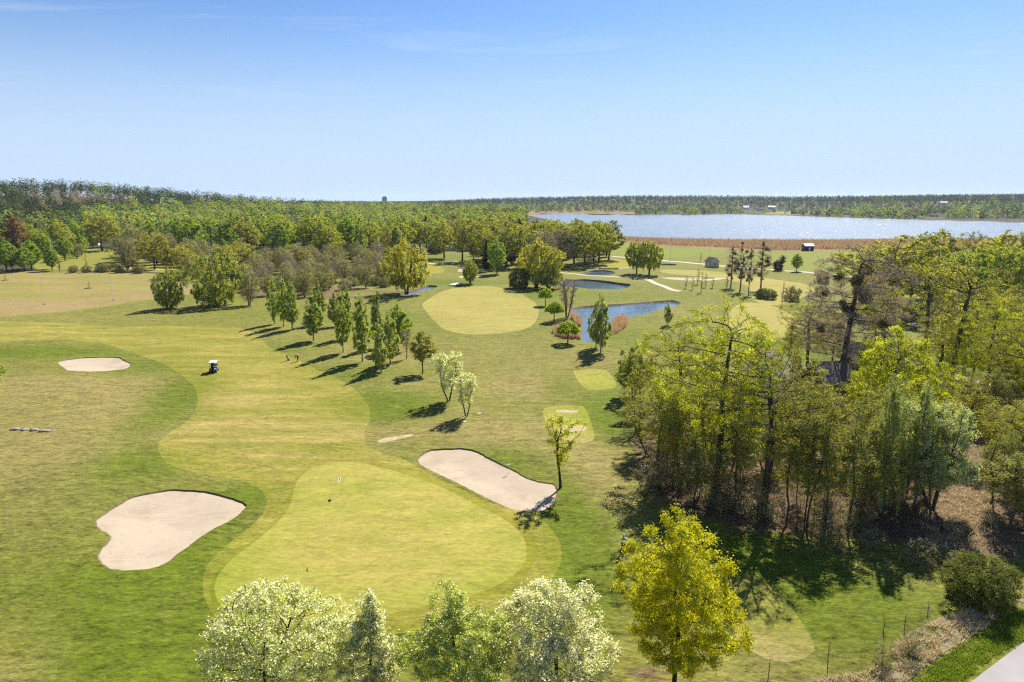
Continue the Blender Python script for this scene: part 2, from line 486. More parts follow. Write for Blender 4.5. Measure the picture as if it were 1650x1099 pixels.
# ------------------------------------------------------------------ ground: outlines traced on the ground, one seamless sheet
def spline(pts, n=6, closed=True):
    out = []
    N = len(pts)
    rng_ = range(N) if closed else range(N - 1)
    for i in rng_:
        if closed:
            p0, p1, p2, p3 = pts[(i - 1) % N], pts[i], pts[(i + 1) % N], pts[(i + 2) % N]
        else:
            p0, p1, p2, p3 = pts[max(i - 1, 0)], pts[i], pts[i + 1], pts[min(i + 2, N - 1)]
        for j in range(n):
            t = j / n
            out.append(tuple(0.5 * ((2 * p1[k]) + (-p0[k] + p2[k]) * t + (2 * p0[k] - 5 * p1[k] + 4 * p2[k] - p3[k]) * t * t + (-p0[k] + 3 * p1[k] - 3 * p2[k] + p3[k]) * t ** 3) for k in (0, 1)))
    if not closed: out.append(tuple(pts[-1][:2]))
    return out

def outline(px, n=5, smooth=True):
    w = [P(a, b, 0.0)[:2] for a, b in px]
    w = spline(w, n) if smooth else w
    a = sum(w[i][0] * w[(i + 1) % len(w)][1] - w[(i + 1) % len(w)][0] * w[i][1] for i in range(len(w)))
    return w if a > 0 else w[::-1]

def inset(poly, d):
    out = []
    n = len(poly)
    for i in range(n):
        a = Vector(poly[i - 1]); b = Vector(poly[i]); c = Vector(poly[(i + 1) % n])
        t = (c - a)
        if t.length < 1e-6: continue
        t.normalize()
        out.append((b.x - t.y * d, b.y + t.x * d))
    return out

def strip(px, width):
    """outline of a path of that width (m) along ground points"""
    w = spline([P(a, b, 0.0)[:2] for a, b in px], 6, False)
    L, R = [], []
    for i in range(len(w)):
        a = Vector(w[max(i - 1, 0)]); c = Vector(w[min(i + 1, len(w) - 1)])
        t = (c - a).normalized()
        L.append((w[i][0] - t.y * width / 2, w[i][1] + t.x * width / 2))
        R.append((w[i][0] + t.y * width / 2, w[i][1] - t.x * width / 2))
    return R + L[::-1]

def in_poly(xs, ys, poly):
    xs = np.asarray(xs); ys = np.asarray(ys)
    ins = np.zeros(xs.shape, bool)
    p = np.asarray(poly)
    x0, y0 = p[:, 0], p[:, 1]
    x1, y1 = np.roll(x0, -1), np.roll(y0, -1)
    for a, b, c, d in zip(x0, y0, x1, y1):
        if b == d: continue
        hit = ((b > ys) != (d > ys)) & (xs < (c - a) * (ys - b) / (d - b) + a)
        ins ^= hit
    return ins

def poly_dist(xs, ys, poly):
    p = np.asarray(poly); q = np.roll(p, -1, 0)
    best = np.full(np.shape(xs), 1e9)
    for a, b in zip(p, q):
        d = b - a; L = max(float(d @ d), 1e-9)
        t = np.clip(((xs - a[0]) * d[0] + (ys - a[1]) * d[1]) / L, 0, 1)
        best = np.minimum(best, np.hypot(xs - a[0] - t * d[0], ys - a[1] - t * d[1]))
    return best

Z = []   # (key, outline) - a later one lies inside or over an earlier one
def zone(key, poly): Z.append((key, poly))

far_edge = [(-2600, 120), (-2600, 5200), (4200, 5200), (4200, 120)]
LAKE_PX = [(2200, 384), (1700, 384), (1500, 385), (1300, 386.5), (1200, 386.3), (1100, 384.8), (1040, 383), (990, 380.5), (950, 374), (900, 362), (864, 353), (848, 347.2), (866, 345), (920, 344.8), (960, 345.6), (1010, 346), (1100, 346.2), (1180, 345.2), (1240, 346.4), (1300, 348.6), (1400, 352), (1500, 354.6), (1600, 357), (1680, 359.5), (1800, 363), (2200, 371)]
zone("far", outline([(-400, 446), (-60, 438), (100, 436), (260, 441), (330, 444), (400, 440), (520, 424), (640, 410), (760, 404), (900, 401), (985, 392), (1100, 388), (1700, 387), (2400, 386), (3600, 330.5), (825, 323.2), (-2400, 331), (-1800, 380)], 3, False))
zone("lake_shore", inset(outline(LAKE_PX, 4), -2.5))
zone("lake", outline(LAKE_PX, 4))
zone("farfield", [(500, 1402), (640, 1370), (720, 1520), (590, 1560)])
zone("lawn", outline([(60, 434), (130, 435.5), (215, 437.5), (300, 440), (290, 428), (235, 420), (212, 408), (170, 401), (120, 403), (95, 408), (60, 420)], 3))
zone("marsh", outline([(846, 346.4), (862, 341.5), (940, 341.8), (1012, 342.6), (1030, 345.2), (960, 345), (900, 344.4), (862, 345.2)], 3))
zone("marsh", outline([(978, 383), (1010, 389), (1060, 396.5), (1110, 399), (1170, 401.5), (1250, 406), (1330, 404), (1450, 402), (1700, 403), (2300, 403), (2300, 386), (1700, 386), (1500, 387), (1300, 388.5), (1200, 388.2), (1100, 386.8), (1040, 385), (996, 382.2)], 3))
zone("meadow", outline([(975, 388), (1010, 390), (1060, 397.4), (1110, 400), (1168, 402), (1150, 412), (1120, 413), (1075, 416), (1030, 413), (985, 410), (960, 402)], 3))
zone("meadow", outline([(1180, 404), (1250, 407.5), (1330, 405), (1450, 404), (1700, 405), (1700, 440), (1450, 446), (1330, 439.5), (1250, 432.5), (1185, 427), (1182, 414)], 3))
zone("field", outline([(-300, 440), (-80, 437), (0, 437.5), (100, 438), (200, 440), (255, 443), (300, 457), (318, 463), (312, 474), (270, 480), (200, 490), (100, 503), (0, 512), (-100, 518), (-400, 530)], 4))
zone("brownfield", outline([(-200, 494), (0, 485), (80, 483), (160, 478), (250, 468), (306, 464), (310, 472), (265, 479), (200, 488), (100, 501), (0, 510), (-100, 516), (-260, 520)], 4))
zone("farfair", outline([(1068, 440), (1075, 434.5), (1150, 437), (1240, 449), (1296, 458), (1312, 468), (1290, 480), (1250, 492), (1215, 484), (1205, 462), (1170, 450), (1120, 445)], 4))
zone("farfair", outline([(1178, 500), (1200, 488), (1240, 492), (1275, 505), (1290, 525), (1270, 545), (1210, 540), (1175, 525)], 4))
zone("fargreen", outline([(942, 430), (955, 424), (968, 419.5), (985, 416.5), (1007, 420), (1022, 427), (1018, 431), (985, 432)], 4))
zone("fargreen", outline([(672, 436), (690, 428.5), (706, 428.5), (716, 434), (712, 439), (695, 441.5), (676, 441)], 4))
zone("farfair", outline([(182, 431), (200, 426), (260, 425), (300, 427), (300, 434), (240, 436), (190, 436)], 3))
zone("fairway", outline([(-120, 525), (0, 518), (100, 521), (240, 526), (303, 524), (370, 526), (398, 532), (418, 546), (438, 561), (480, 580), (520, 600), (557, 618), (582, 638), (594, 655), (596, 674), (588, 694), (590, 712), (613, 728), (659, 742), (717, 777), (780, 806), (842, 824), (872, 838), (893, 857), (904, 880), (903, 905), (890, 930), (870, 950), (838, 970), (800, 983), (740, 997), (660, 1016), (580, 1032), (500, 1038), (420, 1030), (370, 1014), (345, 995), (331, 970), (327, 945), (330, 922), (343, 898), (366, 876), (398, 850), (422, 826), (430, 806), (422, 789), (400, 775), (365, 767), (325, 763), (290, 755), (266, 743), (256, 728), (258, 712), (275, 695), (298, 680), (314, 660), (318, 640), (312, 622), (290, 602), (255, 583), (215, 567), (170, 554), (120, 549), (60, 549), (0, 552), (-120, 562)], 4))
zone("collar", outline([(548, 739), (515, 743), (490, 754), (474, 770), (466, 790), (462, 808), (450, 828), (425, 853), (394, 879), (364, 906), (347, 926), (339, 945), (339, 963), (346, 984), (362, 1001), (420, 1016), (500, 1016), (570, 1010), (645, 994), (720, 979), (785, 962), (826, 943), (850, 920), (864, 895), (862, 868), (846, 845), (810, 822), (770, 801), (730, 782), (690, 764), (650, 752), (600, 742)], 4))
zone("green", outline([(548, 744), (520, 748), (497, 757), (481, 771), (473, 790), (469, 807), (457, 827), (433, 851), (402, 877), (373, 902), (355, 924), (347, 942), (347, 960), (355, 979), (370, 996), (420, 1008), (500, 1009), (565, 1003), (640, 987), (707, 972), (765, 957), (808, 940), (836, 918), (848, 896), (846, 872), (830, 850), (795, 827), (755, 806), (715, 787), (675, 770), (635, 757), (590, 747)], 4))
zone("fairway_b", outline([(681, 494), (684, 486), (700, 475), (718, 468), (735, 463.5), (765, 461.5), (800, 463), (830, 470), (852, 481), (865, 491), (868, 502), (864, 515), (848, 530.5), (825, 536), (790, 538), (745, 536.5), (720, 531), (705, 522), (690, 507)], 4))
BUNKERS = {
    "b1": [(93, 585), (110, 580), (140, 576), (187, 574), (200, 579), (211, 586), (206, 592), (190, 596), (150, 600), (113, 599), (102, 593)],
    "b2": [(154.5, 840), (167, 830), (200, 809), (234, 797), (271, 790), (309, 788), (347, 792), (376, 800), (394, 809), (395, 817), (376, 834), (342, 853), (309, 876), (276, 903), (246, 916), (217, 921), (180, 919), (165, 911), (157, 899), (161, 889), (176, 872), (175, 863), (167, 857), (156, 849)],
    "b3": [(673, 737), (678, 730), (692, 723.5), (715, 721), (743, 721), (766, 726), (787, 738), (807, 749), (830, 759), (849, 770), (876, 778), (892, 781), (899, 792), (892, 813), (876, 823), (853, 824), (826, 821), (798, 808), (761, 790), (729, 774), (697, 757), (678, 746)],
    "b4": [(738, 445.2), (745, 442.8), (760, 442.4), (775, 443.2), (779, 445), (770, 447), (755, 447.8), (742, 447.2)],
    "b5": [(737, 436.5), (742, 432), (748, 430.8), (753, 432.2), (752, 436), (746, 437.8)],
    "b6": [(1062, 447.5), (1080, 446.3), (1100, 446), (1132, 446.3), (1130, 450), (1112, 452), (1090, 450.8), (1072, 449.3)],
}
def ragged(poly, amp, f):
    """turf edges wander a little"""
    out = []
    n = len(poly)
    for i in range(n):
        a_ = Vector(poly[i]); b_ = Vector(poly[(i + 1) % n])
        m = max(1, int((b_ - a_).length / 0.35))
        for j in range(m):
            p_ = a_.lerp(b_, j / m); t_ = (b_ - a_).normalized()
            w_ = amp * (math.sin(p_.x * f + p_.y * f * .7) + math.sin(p_.x * f * 2.3 - p_.y * f * 1.9 + 1) * .7 + math.sin(p_.x * f * 5.1 + p_.y * f * 4.3 + 2) * .5)
            out.append((p_.x - t_.y * w_, p_.y + t_.x * w_))
    return out
BUNK_O = {kx: ragged(outline(pts, 4), 0.06, 1.6) for kx, pts in BUNKERS.items()}
for kx, pts in BUNKERS.items():
    o_ = BUNK_O[kx]
    zone("bank_" + kx, o_)
    zone("sand_" + kx, inset(o_, 0.14))
PONDS = {
    "p1": [(918, 500), (921, 496.5), (935, 494), (957, 492), (981, 490.5), (1027, 487), (1062, 485), (1083, 483.8), (1097, 488), (1090, 492.5), (1065, 498), (1048, 506), (1024, 510), (1002, 514), (990, 520), (984, 532), (972, 546), (955, 549.5), (938, 549), (933, 541), (936, 529), (935, 519), (927, 511), (919, 506)],
    "p2": [(905, 450), (925, 450.6), (945, 450.3), (972, 453), (1004, 457.3), (1016, 459), (1012, 463), (988, 466), (955, 465.8), (930, 463.5), (905, 460)],
    "p3": [(936, 440), (945, 437.5), (955, 436), (978, 435.4), (990, 438), (990, 441), (975, 442.5), (950, 442)],
    "p4": [(640, 474), (668, 467), (688, 460), (704, 460.5), (704, 463), (696, 466), (680, 469.5), (655, 476)],
    "p5": [(1058, 425.3), (1075, 424.6), (1090, 426), (1088, 427.6), (1072, 427.8), (1060, 427)],
}
for kx, pts in PONDS.items():
    o_ = outline(pts, 4)
    zone("pbank_" + kx, o_)
    zone("pond_" + kx, inset(o_, 0.55 if kx in ("p1", "p2") else 0.35))
zone("tee", outline([(924, 598), (931, 595), (955, 593.5), (975, 595.5), (986, 605), (993, 617), (984, 625), (954, 627), (937, 620)], 4))
zone("tee", outline([(875, 660), (884, 654), (910, 651.5), (937, 653), (946, 662), (953, 682), (958, 702), (950, 712), (930, 715), (908, 711), (892, 697), (880, 680)], 4))
zone("teed", outline([(1132, 915), (1150, 911), (1200, 922), (1246, 947), (1290, 999), (1312, 1030), (1306, 1046), (1270, 1057), (1225, 1050), (1185, 1020), (1150, 965)], 4))
zone("bare", outline([(608, 709), (618, 704), (640, 700), (664, 698), (662, 701), (640, 706), (618, 711)], 4))
zone("bare", outline([(895, 660), (905, 658), (930, 660), (928, 663), (906, 663)], 4))
zone("bare", outline([(906, 689), (915, 685), (942, 686), (944, 692), (930, 697), (912, 696)], 4))
zone("path", strip([(860, 436), (909, 439.6), (953, 443.3), (1004, 445.6), (1028, 447), (1042, 450), (1064, 459), (1082, 466.5), (1096, 470)], 2.3))
zone("path", strip([(935, 430.5), (970, 432.4), (1012, 431.6), (1024, 428.8)], 1.4))
zone("path", strip([(986, 412.8), (1010, 415), (1045, 417.5), (1074, 420.5), (1100, 422.5), (1140, 426.5), (1170, 429.5), (1250, 435.3), (1320, 441.2), (1450, 451), (1560, 460)], 3.6))
zone("path", strip([(1130, 451), (1145, 450), (1165, 448.5)], 3.0))
zone("path", strip([(690, 424), (705, 425), (722, 424), (740, 421)], 2.5))
zone("path", strip([(1465, 520), (1487, 527), (1510, 533), (1530, 541)], 2.6))
zone("path", strip([(1520, 600), (1545, 608), (1580, 616), (1625, 624), (1700, 642)], 2.6))
zone("straw", outline([(1225, 1140), (1240, 1104), (1275, 1086), (1335, 1072), (1400, 1062), (1450, 1024), (1500, 1000), (1550, 984), (1600, 975), (1640, 965), (1700, 943), (1720, 960), (1600, 1003), (1560, 1027), (1500, 1058), (1440, 1094), (1400, 1125)], 4))
zone("verge", outline([(1400, 1135), (1440, 1094), (1500, 1057), (1560, 1025), (1600, 1000), (1650, 975), (1720, 945), (1800, 915), (1880, 890), (1920, 900), (1850, 925), (1760, 968), (1700, 998), (1650, 1029), (1595, 1064), (1540, 1100), (1485, 1140)], 4))
zone("road", outline([(1485, 1140), (1540, 1100), (1595, 1064), (1650, 1029), (1700, 998), (1760, 968), (1850, 925), (1920, 900), (2250, 840), (2350, 900), (2000, 1080), (1750, 1300), (1500, 1300)], 4))

rg = np.random.default_rng(7)
pts2 = []
y = 14.0
while y < 5000:
    s = max(1.25, y * 0.0155)
    xm = y * 0.86 + 14
    xs = np.arange(-xm, xm, s)
    pts2.append(np.stack([xs + rg.uniform(-0.3, 0.3, len(xs)) * s, np.full(len(xs), y) + rg.uniform(-0.3, 0.3, len(xs)) * s], 1))
    y += s
gx = np.concatenate(pts2)
extra = []
for yy in (-300, -120, -30):
    for xx in range(-2500, 4001, 250): extra.append((xx + yy * 0.01, yy))
for yy in np.geomspace(30, 5000, 30):
    for side in (-1, 1):
        for f in (1.15, 1.5, 2.1, 3.2): 
            xx = side * (yy * 0.86 + 14) * f + side * 20
            if -2550 < xx < 4150: extra.append((xx, yy))
allv = [tuple(p) for p in gx] + extra
faces_in = []
dom = [(-2600, -400), (4200, -400), (4200, 5200), (-2600, 5200)]
base_n = len(allv)
vin = list(allv)
def add_face(poly):
    i0 = len(vin); vin.extend(poly); faces_in.append(list(range(i0, i0 + len(poly))))
add_face(dom)
for k_, p_ in Z: add_face([(min(max(a, -2590), 4190), min(b, 5190)) for a, b in p_])
cv, ce, cf, ov, oe, of = delaunay_2d_cdt([Vector(p) for p in vin], [], faces_in, 1, 1e-4, True)
GV = np.array([(v.x, v.y) for v in cv])
GT = np.array([list(f) for f in cf], dtype=np.int32)
keys = np.array([max(o_) if len(o_) else 0 for o_ in of])   # highest polygon wins
gz = terrain(GV[:, 0], GV[:, 1])
for kx, pts in BUNKERS.items():
    o_ = BUNK_O[kx]
    near = (GV[:, 0] > min(p[0] for p in o_) - 1) & (GV[:, 0] < max(p[0] for p in o_) + 1) & (GV[:, 1] > min(p[1] for p in o_) - 1) & (GV[:, 1] < max(p[1] for p in o_) + 1)
    idx = np.where(near)[0]
    ins = in_poly(GV[idx, 0], GV[idx, 1], o_)
    idx = idx[ins]
    d = poly_dist(GV[idx, 0], GV[idx, 1], o_)
    y0, y1 = min(p[1] for p in o_), max(p[1] for p in o_)
    x0, x1 = min(p[0] for p in o_), max(p[0] for p in o_)
    lipf = 0.05 + 0.11 * sstep(0.2, 0.85, (GV[idx, 1] - y0) / (y1 - y0) * 0.8 + 0.2 * (GV[idx, 0] - x0) / (x1 - x0))
    gz[idx] -= lipf * sstep(0.02, 0.12, d) + 0.32 * sstep(0.1, 4.5, d) * (1 if (y1 - y0) > 4 else 0)
for kx, pts in PONDS.items():
    o_ = outline(pts, 4)
    ins = in_poly(GV[:, 0], GV[:, 1], o_)
    idx = np.where(ins)[0]
    d = poly_dist(GV[idx, 0], GV[idx, 1], o_)
    gz[idx] = np.where(d > 0.2, -0.5, gz[idx])
lk = outline(LAKE_PX, 4)
idx = np.where(in_poly(GV[:, 0], GV[:, 1], lk))[0]
gz[idx] = -0.8

def brush(specs):
    out = np.zeros(len(GV))
    for px, py, rx, ry, st in specs:
        c = P(px, py, 0.0)
        e = np.exp(-(((GV[:, 0] - c[0]) / rx) ** 2 + ((GV[:, 1] - c[1]) / ry) ** 2) ** 1.3)
        out = np.clip(out + st * e, 0, 1) if st > 0 else out * (1 + st * e)
    return out
DRY = brush([(640, 850, 5, 4, .45), (560, 870, 4, 5, .4), (700, 900, 5, 3, .4), (470, 900, 4, 3, .35), (610, 790, 6, 3, .3), (640, 970, 7, 2, .5), (380, 960, 2.5, 3, .5), (560, 690, 14, 5, .4), (420, 700, 14, 8, .35), (360, 640, 12, 6, .3), (480, 740, 10, 3, .4), (120, 640, 30, 14, .75), (60, 720, 22, 12, .8), (220, 690, 10, 14, .6), (0, 800, 14, 10, .5), (60, 620, 18, 8, .6), (40, 1085, 3, 2, .8), (130, 1040, 2, 1, .8),
             (800, 600, 16, 14, .38), (840, 620, 6, 7, .6), (770, 560, 14, 10, .22), (900, 560, 12, 8, .3), (720, 690, 14, 7, .55), (850, 700, 10, 8, .55), (700, 660, 8, 2.5, .5),
             (960, 760, 3.5, 16, .65), (985, 830, 3, 9, .7), (930, 730, 6, 6, .5), (1000, 880, 2, 5, .6), (900, 630, 10, 10, .3), (620, 580, 14, 9, .45), (560, 560, 9, 8, .4), (480, 540, 10, 8, .35), (660, 620, 6, 6, .4),
             (970, 580, 9, 5, .6), (905, 540, 8, 4, .3), (1000, 560, 9, 5, .3), (150, 512, 40, 8, .3), (300, 500, 20, 8, .25), (1000, 450, 40, 20, .2), (1150, 460, 60, 30, .3), (1100, 500, 12, 8, .4),
             (1340, 930, 5, 4, .45), (1190, 1060, 5, 3, .4), (1060, 1000, 4, 4, .4), (1340, 990, 4, 3, .3)])
LUSH = brush([(280, 660, 5, 14, .9), (300, 620, 5, 10, .9), (245, 740, 6, 7, .8), (230, 590, 14, 6, .7), (90, 565, 24, 5, .7), (40, 570, 16, 5, .6), (390, 795, 5, 3.5, .9), (330, 850, 5, 6, .7), (280, 930, 6, 5, .95), (300, 1000, 7, 6, .95), (220, 1040, 6, 6, .8), (330, 1060, 6, 4, .9), (130, 780, 12, 8, .35), (60, 900, 8, 8, .3), (120, 950, 7, 6, .5),
              (540, 600, 12, 8, .55), (600, 650, 8, 9, .8), (640, 660, 7, 6, .7), (460, 560, 9, 9, .5), (700, 600, 5, 5, .3), (780, 735, 6, 3, .7), (830, 755, 5, 2.5, .6), (930, 850, 4, 6, .85), (915, 800, 3, 5, .6), (925, 900, 3.5, 5, .8), (940, 960, 5, 4, .5),
              (1000, 560, 14, 5, .4), (1010, 540, 12, 9, .5), (900, 620, 3, 7, .6), (960, 670, 3, 8, .7), (1000, 640, 7, 9, .8), (1010, 700, 4, 8, .8), (880, 530, 7, 5, .4), (1050, 460, 40, 14, .5), (1000, 476, 40, 10, .5), (880, 475, 12, 14, .5), (800, 455, 30, 7, .7), (700, 455, 16, 9, .7), (640, 520, 14, 14, .4), (700, 415, 30, 20, .7),
              (1290, 940, 6, 5, .75), (1380, 960, 6, 4, .8), (1330, 1010, 6, 3, .6), (1180, 940, 4, 6, .7), (1220, 900, 6, 6, .6), (700, 1030, 10, 3, .8), (860, 1000, 6, 4, .6), (1080, 880, 10, 8, .4), (1240, 560, 18, 14, .7), (1180, 440, 30, 12, .35), (150, 530, 30, 5, .1), (210, 408, 60, 40, .6), (350, 480, 18, 10, .4), (400, 505, 16, 10, .4), (1350, 560, 20, 20, .5), (1600, 590, 25, 15, .4)])
LITTER = brush([(1150, 770, 8, 9, .6), (1200, 800, 9, 7, .6), (1300, 820, 9, 6, .6), (1400, 820, 9, 6, .8), (1480, 830, 7, 6, 1.0), (1540, 800, 7, 10, .85), (1560, 860, 4, 4, .8), (1300, 720, 30, 16, .5), (1520, 700, 14, 14, .8), (1650, 760, 12, 16, .4), (1180, 700, 14, 18, .4), (1420, 640, 20, 12, .3),
                (520, 470, 26, 22, .4), (450, 470, 24, 18, .4), (420, 420, 60, 70, .6), (1045, 1085, 3, 2.2, .6), (640, 470, 12, 3, .7), (560, 480, 12, 3, .5), (875, 450, 14, 14, .4), (1640, 880, 5, 6, .35)])


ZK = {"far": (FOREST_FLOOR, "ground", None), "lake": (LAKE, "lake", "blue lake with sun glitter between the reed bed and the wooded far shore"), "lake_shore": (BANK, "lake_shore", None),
      "marsh": (MARSH, "marsh_ground", None), "meadow": (MEADOW, "meadow", None), "farfield": (LAWN, "far_meadow", None), "lawn": (LAWN, "lawn", None), "field": (FIELD, "dry_field", None), "brownfield": (FIELDB, "brown_field", None),
      "farfair": (FAIRB, "far_fairway", None), "fargreen": (FARGREEN, "far_putting_green", None), "fairway": (FAIR, "fairway", None), "collar": (COLLAR, "green_collar", None), "green": (GREEN, "putting_green", None),
      "fairway_b": (FAIRB, "oval_fairway", None), "tee": (TEE, "tee_box", None), "teed": (TEED, "worn_tee_box", None), "bare": (BARE, "bare_ground", None), "path": (GRAVEL, "gravel_path", None),
      "straw": (STRAW, "ditch", None), "verge": (VERGE, "grass_verge", None), "road": (ROAD, "road", None)}
LABS = {"sand_b1": "small pale sand bunker in the dark rough left of the golf cart", "sand_b2": "large bean shaped sand bunker left of the putting green", "sand_b3": "long sand bunker beside the lone tree right of the putting green",
        "sand_b4": "thin sand bunker behind the small round willow", "sand_b5": "small sand bunker near the wood beyond the white footbridge", "sand_b6": "pale sand bunker beside the gravel path near the thin saplings",
        "pond_p1": "largest pond with reeds beside the three round topped trees", "pond_p2": "middle pond below the curving gravel path", "pond_p3": "small pond beside the far yellow green putting green", "pond_p4": "creek beside the yellow willow", "pond_p5": "narrow pond beyond the twin willows"}
def zone_obj(name, mat, sel, attrs, label=None):
    t = GT[sel]
    if len(t) == 0: return None
    u, inv = np.unique(t.ravel(), return_inverse=True)
    V = np.stack([GV[u, 0], GV[u, 1], gz[u]], 1)
    me = tris_mesh(name, V, inv.reshape(-1, 3), [mat], smooth=True)
    if attrs:
        for an, arr in (("dry", DRY), ("lush", LUSH), ("litter", LITTER)):
            a = me.attributes.new(an, 'FLOAT', 'POINT'); a.data.foreach_set("value", arr[u].astype(np.float32))
    o_ = obj(name, me)
    return tag(o_, label, None, None, "structure")
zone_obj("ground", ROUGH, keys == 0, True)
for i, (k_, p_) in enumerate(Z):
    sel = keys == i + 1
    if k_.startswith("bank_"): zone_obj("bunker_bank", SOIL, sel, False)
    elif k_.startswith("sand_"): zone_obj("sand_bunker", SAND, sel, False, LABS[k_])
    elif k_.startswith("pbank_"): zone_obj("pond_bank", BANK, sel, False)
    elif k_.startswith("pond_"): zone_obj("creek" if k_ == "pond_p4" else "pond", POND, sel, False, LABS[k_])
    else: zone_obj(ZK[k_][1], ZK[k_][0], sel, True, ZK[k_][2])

# ------------------------------------------------------------------ tree growing
BARK = bark_mat("brown_bark", (0.028, 0.021, 0.014), (0.075, 0.058, 0.042))
BARKG = bark_mat("grey_bark", (0.050, 0.042, 0.035), (0.125, 0.108, 0.090))
BARKT = bark_mat("twig_bark", (0.085, 0.068, 0.055), (0.17, 0.14, 0.115))
BIRCHB = bark_mat("birch_bark", (0.06, 0.05, 0.045), (0.42, 0.40, 0.36), 2.5)
L_YEL = leaf_mat("bright_yellow_leaf", (0.250, 0.252, 0.014), (0.140, 0.155, 0.009), 0.5, (1.25, 1.15, 0.5), 0.25)
L_MAPLE = leaf_mat("maple_flower_leaf", (0.300, 0.275, 0.008), (0.175, 0.178, 0.006), 0.5, (1.2, 1.1, 0.5), 0.15)
L_OLIVE = leaf_mat("olive_young_leaf", (0.208, 0.200, 0.036), (0.102, 0.102, 0.022), 0.48, (1.2, 1.18, 0.5), 0.4, (0.220, 0.190, 0.032))
L_OAK = leaf_mat("oak_young_leaf", (0.208, 0.226, 0.034), (0.102, 0.116, 0.020), 0.5, (1.2, 1.2, 0.5), 0.4, (0.225, 0.205, 0.020))
L_BIRCH = leaf_mat("birch_leaf", (0.196, 0.220, 0.034), (0.108, 0.128, 0.021), 0.5, (1.2, 1.25, 0.6), 0.35, (0.160, 0.165, 0.030))
L_UNDER = leaf_mat("muted_olive_leaf", (0.170, 0.176, 0.034), (0.086, 0.090, 0.022), 0.42, (1.2, 1.15, 0.55), 0.45, (0.190, 0.165, 0.045))  # muted olive leaf colour of the slim wood trees
L_WOOD = leaf_mat("olive_spring_leaf", (0.195, 0.190, 0.030), (0.092, 0.092, 0.018), 0.45, (1.2, 1.15, 0.5), 0.35, (0.210, 0.180, 0.030))
L_PALE = leaf_mat("pale_birch_leaf", (0.225, 0.230, 0.066), (0.135, 0.142, 0.036), 0.5, (1.2, 1.2, 0.55), 0.25)
L_GREY = leaf_mat("grey_bud_leaf", (0.185, 0.165, 0.072), (0.115, 0.102, 0.055), 0.4, (1.2, 1.15, 0.7), 0.4, (0.155, 0.150, 0.030))
L_WILLOW = leaf_mat("yellow_willow_leaf", (0.290, 0.268, 0.030), (0.180, 0.172, 0.022), 0.5, (1.2, 1.1, 0.5), 0.2)
L_WILG = leaf_mat("green_willow_leaf", (0.205, 0.215, 0.028), (0.120, 0.130, 0.020), 0.5, (1.2, 1.15, 0.6), 0.2)
L_SILVER = leaf_mat("silver_willow_leaf", (0.275, 0.285, 0.130), (0.160, 0.172, 0.066), 0.45, (1.15, 1.15, 0.65), 0.2)
L_FRESH = leaf_mat("fresh_green_leaf", (0.172, 0.208, 0.026), (0.092, 0.116, 0.016), 0.52, (1.2, 1.25, 0.5), 0.3)
L_GLOBE = leaf_mat("catalpa_leaf", (0.235, 0.275, 0.016), (0.120, 0.155, 0.010), 0.5, (1.2, 1.15, 0.5), 0.15)
L_DARK = leaf_mat("dark_evergreen_needle", (0.030, 0.042, 0.016), (0.016, 0.024, 0.010), 0.15, (1.1, 1.1, 0.7), 0.4)
L_PINE = leaf_mat("pine_needle", (0.050, 0.062, 0.025), (0.028, 0.036, 0.016), 0.2, (1.1, 1.1, 0.7), 0.5)
L_BROWN = leaf_mat("brown_leaf", (0.185, 0.118, 0.042), (0.105, 0.068, 0.028), 0.45, (1.2, 1.0, 0.5), 0.2)
L_BUSH = leaf_mat("bush_leaf", (0.105, 0.115, 0.016), (0.050, 0.056, 0.010), 0.4, (1.2, 1.2, 0.5), 0.3)
L_PURPLE = leaf_mat("purple_leaf", (0.060, 0.022, 0.030), (0.035, 0.014, 0.02), 0.35, (1.2, 0.9, 0.8), 0.2)
L_TWIG = leaf_mat("bud_twig", (0.215, 0.168, 0.112), (0.13, 0.10, 0.07), 0.3, (1.1, 1.0, 0.8), 0.3)
L_MIST = leaf_mat("mistletoe_leaf", (0.060, 0.055, 0.018), (0.035, 0.030, 0.012), 0.25, (1.1, 1.1, 0.6), 0.2)
L_BLOS = leaf_mat("blossom_tree_leaf", (0.245, 0.262, 0.040), (0.140, 0.155, 0.026), 0.5, (1.15, 1.15, 0.5), 0.15)
BLOSSOM = leaf_mat("white_blossom", (0.68, 0.66, 0.46), (0.48, 0.48, 0.26), 0.5, (0.75, 0.73, 0.5), 0.1)

def env_radius(shape, h):
    h = np.clip(h, 0, 1)
    if shape == 'round': return np.sqrt(np.clip(1 - (2 * h - 1) ** 2, 0, 1))
    if shape == 'oak': return np.clip(np.sin(np.pi * np.clip(h * 0.86 + 0.12, 0, 1)) ** 0.55, 0, 1) * np.where(h > 0.72, np.sqrt(np.clip(1 - ((h - 0.72) / 0.28) ** 2, 0, 1)), 1)
    if shape == 'vase': return (0.35 + 0.65 * h ** 0.8) * np.where(h > 0.75, np.sqrt(np.clip(1 - ((h - 0.75) / 0.25) ** 2, 0, 1)), 1)
    if shape == 'egg': return np.sin(np.pi * h ** 0.72) ** 0.7
    if shape == 'cone': return np.clip(np.minimum(1, h * 7), 0, 1) * (1 - h) ** 0.75
    if shape == 'birch': return np.clip(np.minimum(1, 0.45 + h * 2.6), 0, 1) * (1 - h ** 1.5) ** 0.8
    if shape == 'column': return np.clip(np.minimum(1, 0.5 + h * 3), 0, 1) * (1 - h ** 3) ** 0.6
    if shape == 'dome': return np.sqrt(np.clip(1 - h ** 2, 0, 1)) * np.clip(h * 12 + 0.55, 0, 1)
    if shape == 'dense': return np.clip(0.82 + 0.4 * h, 0, 1) * np.where(h > 0.4, np.sqrt(np.clip(1 - ((h - 0.4) / 0.6) ** 2.2, 0, 1)), 1)
    return np.ones_like(h)

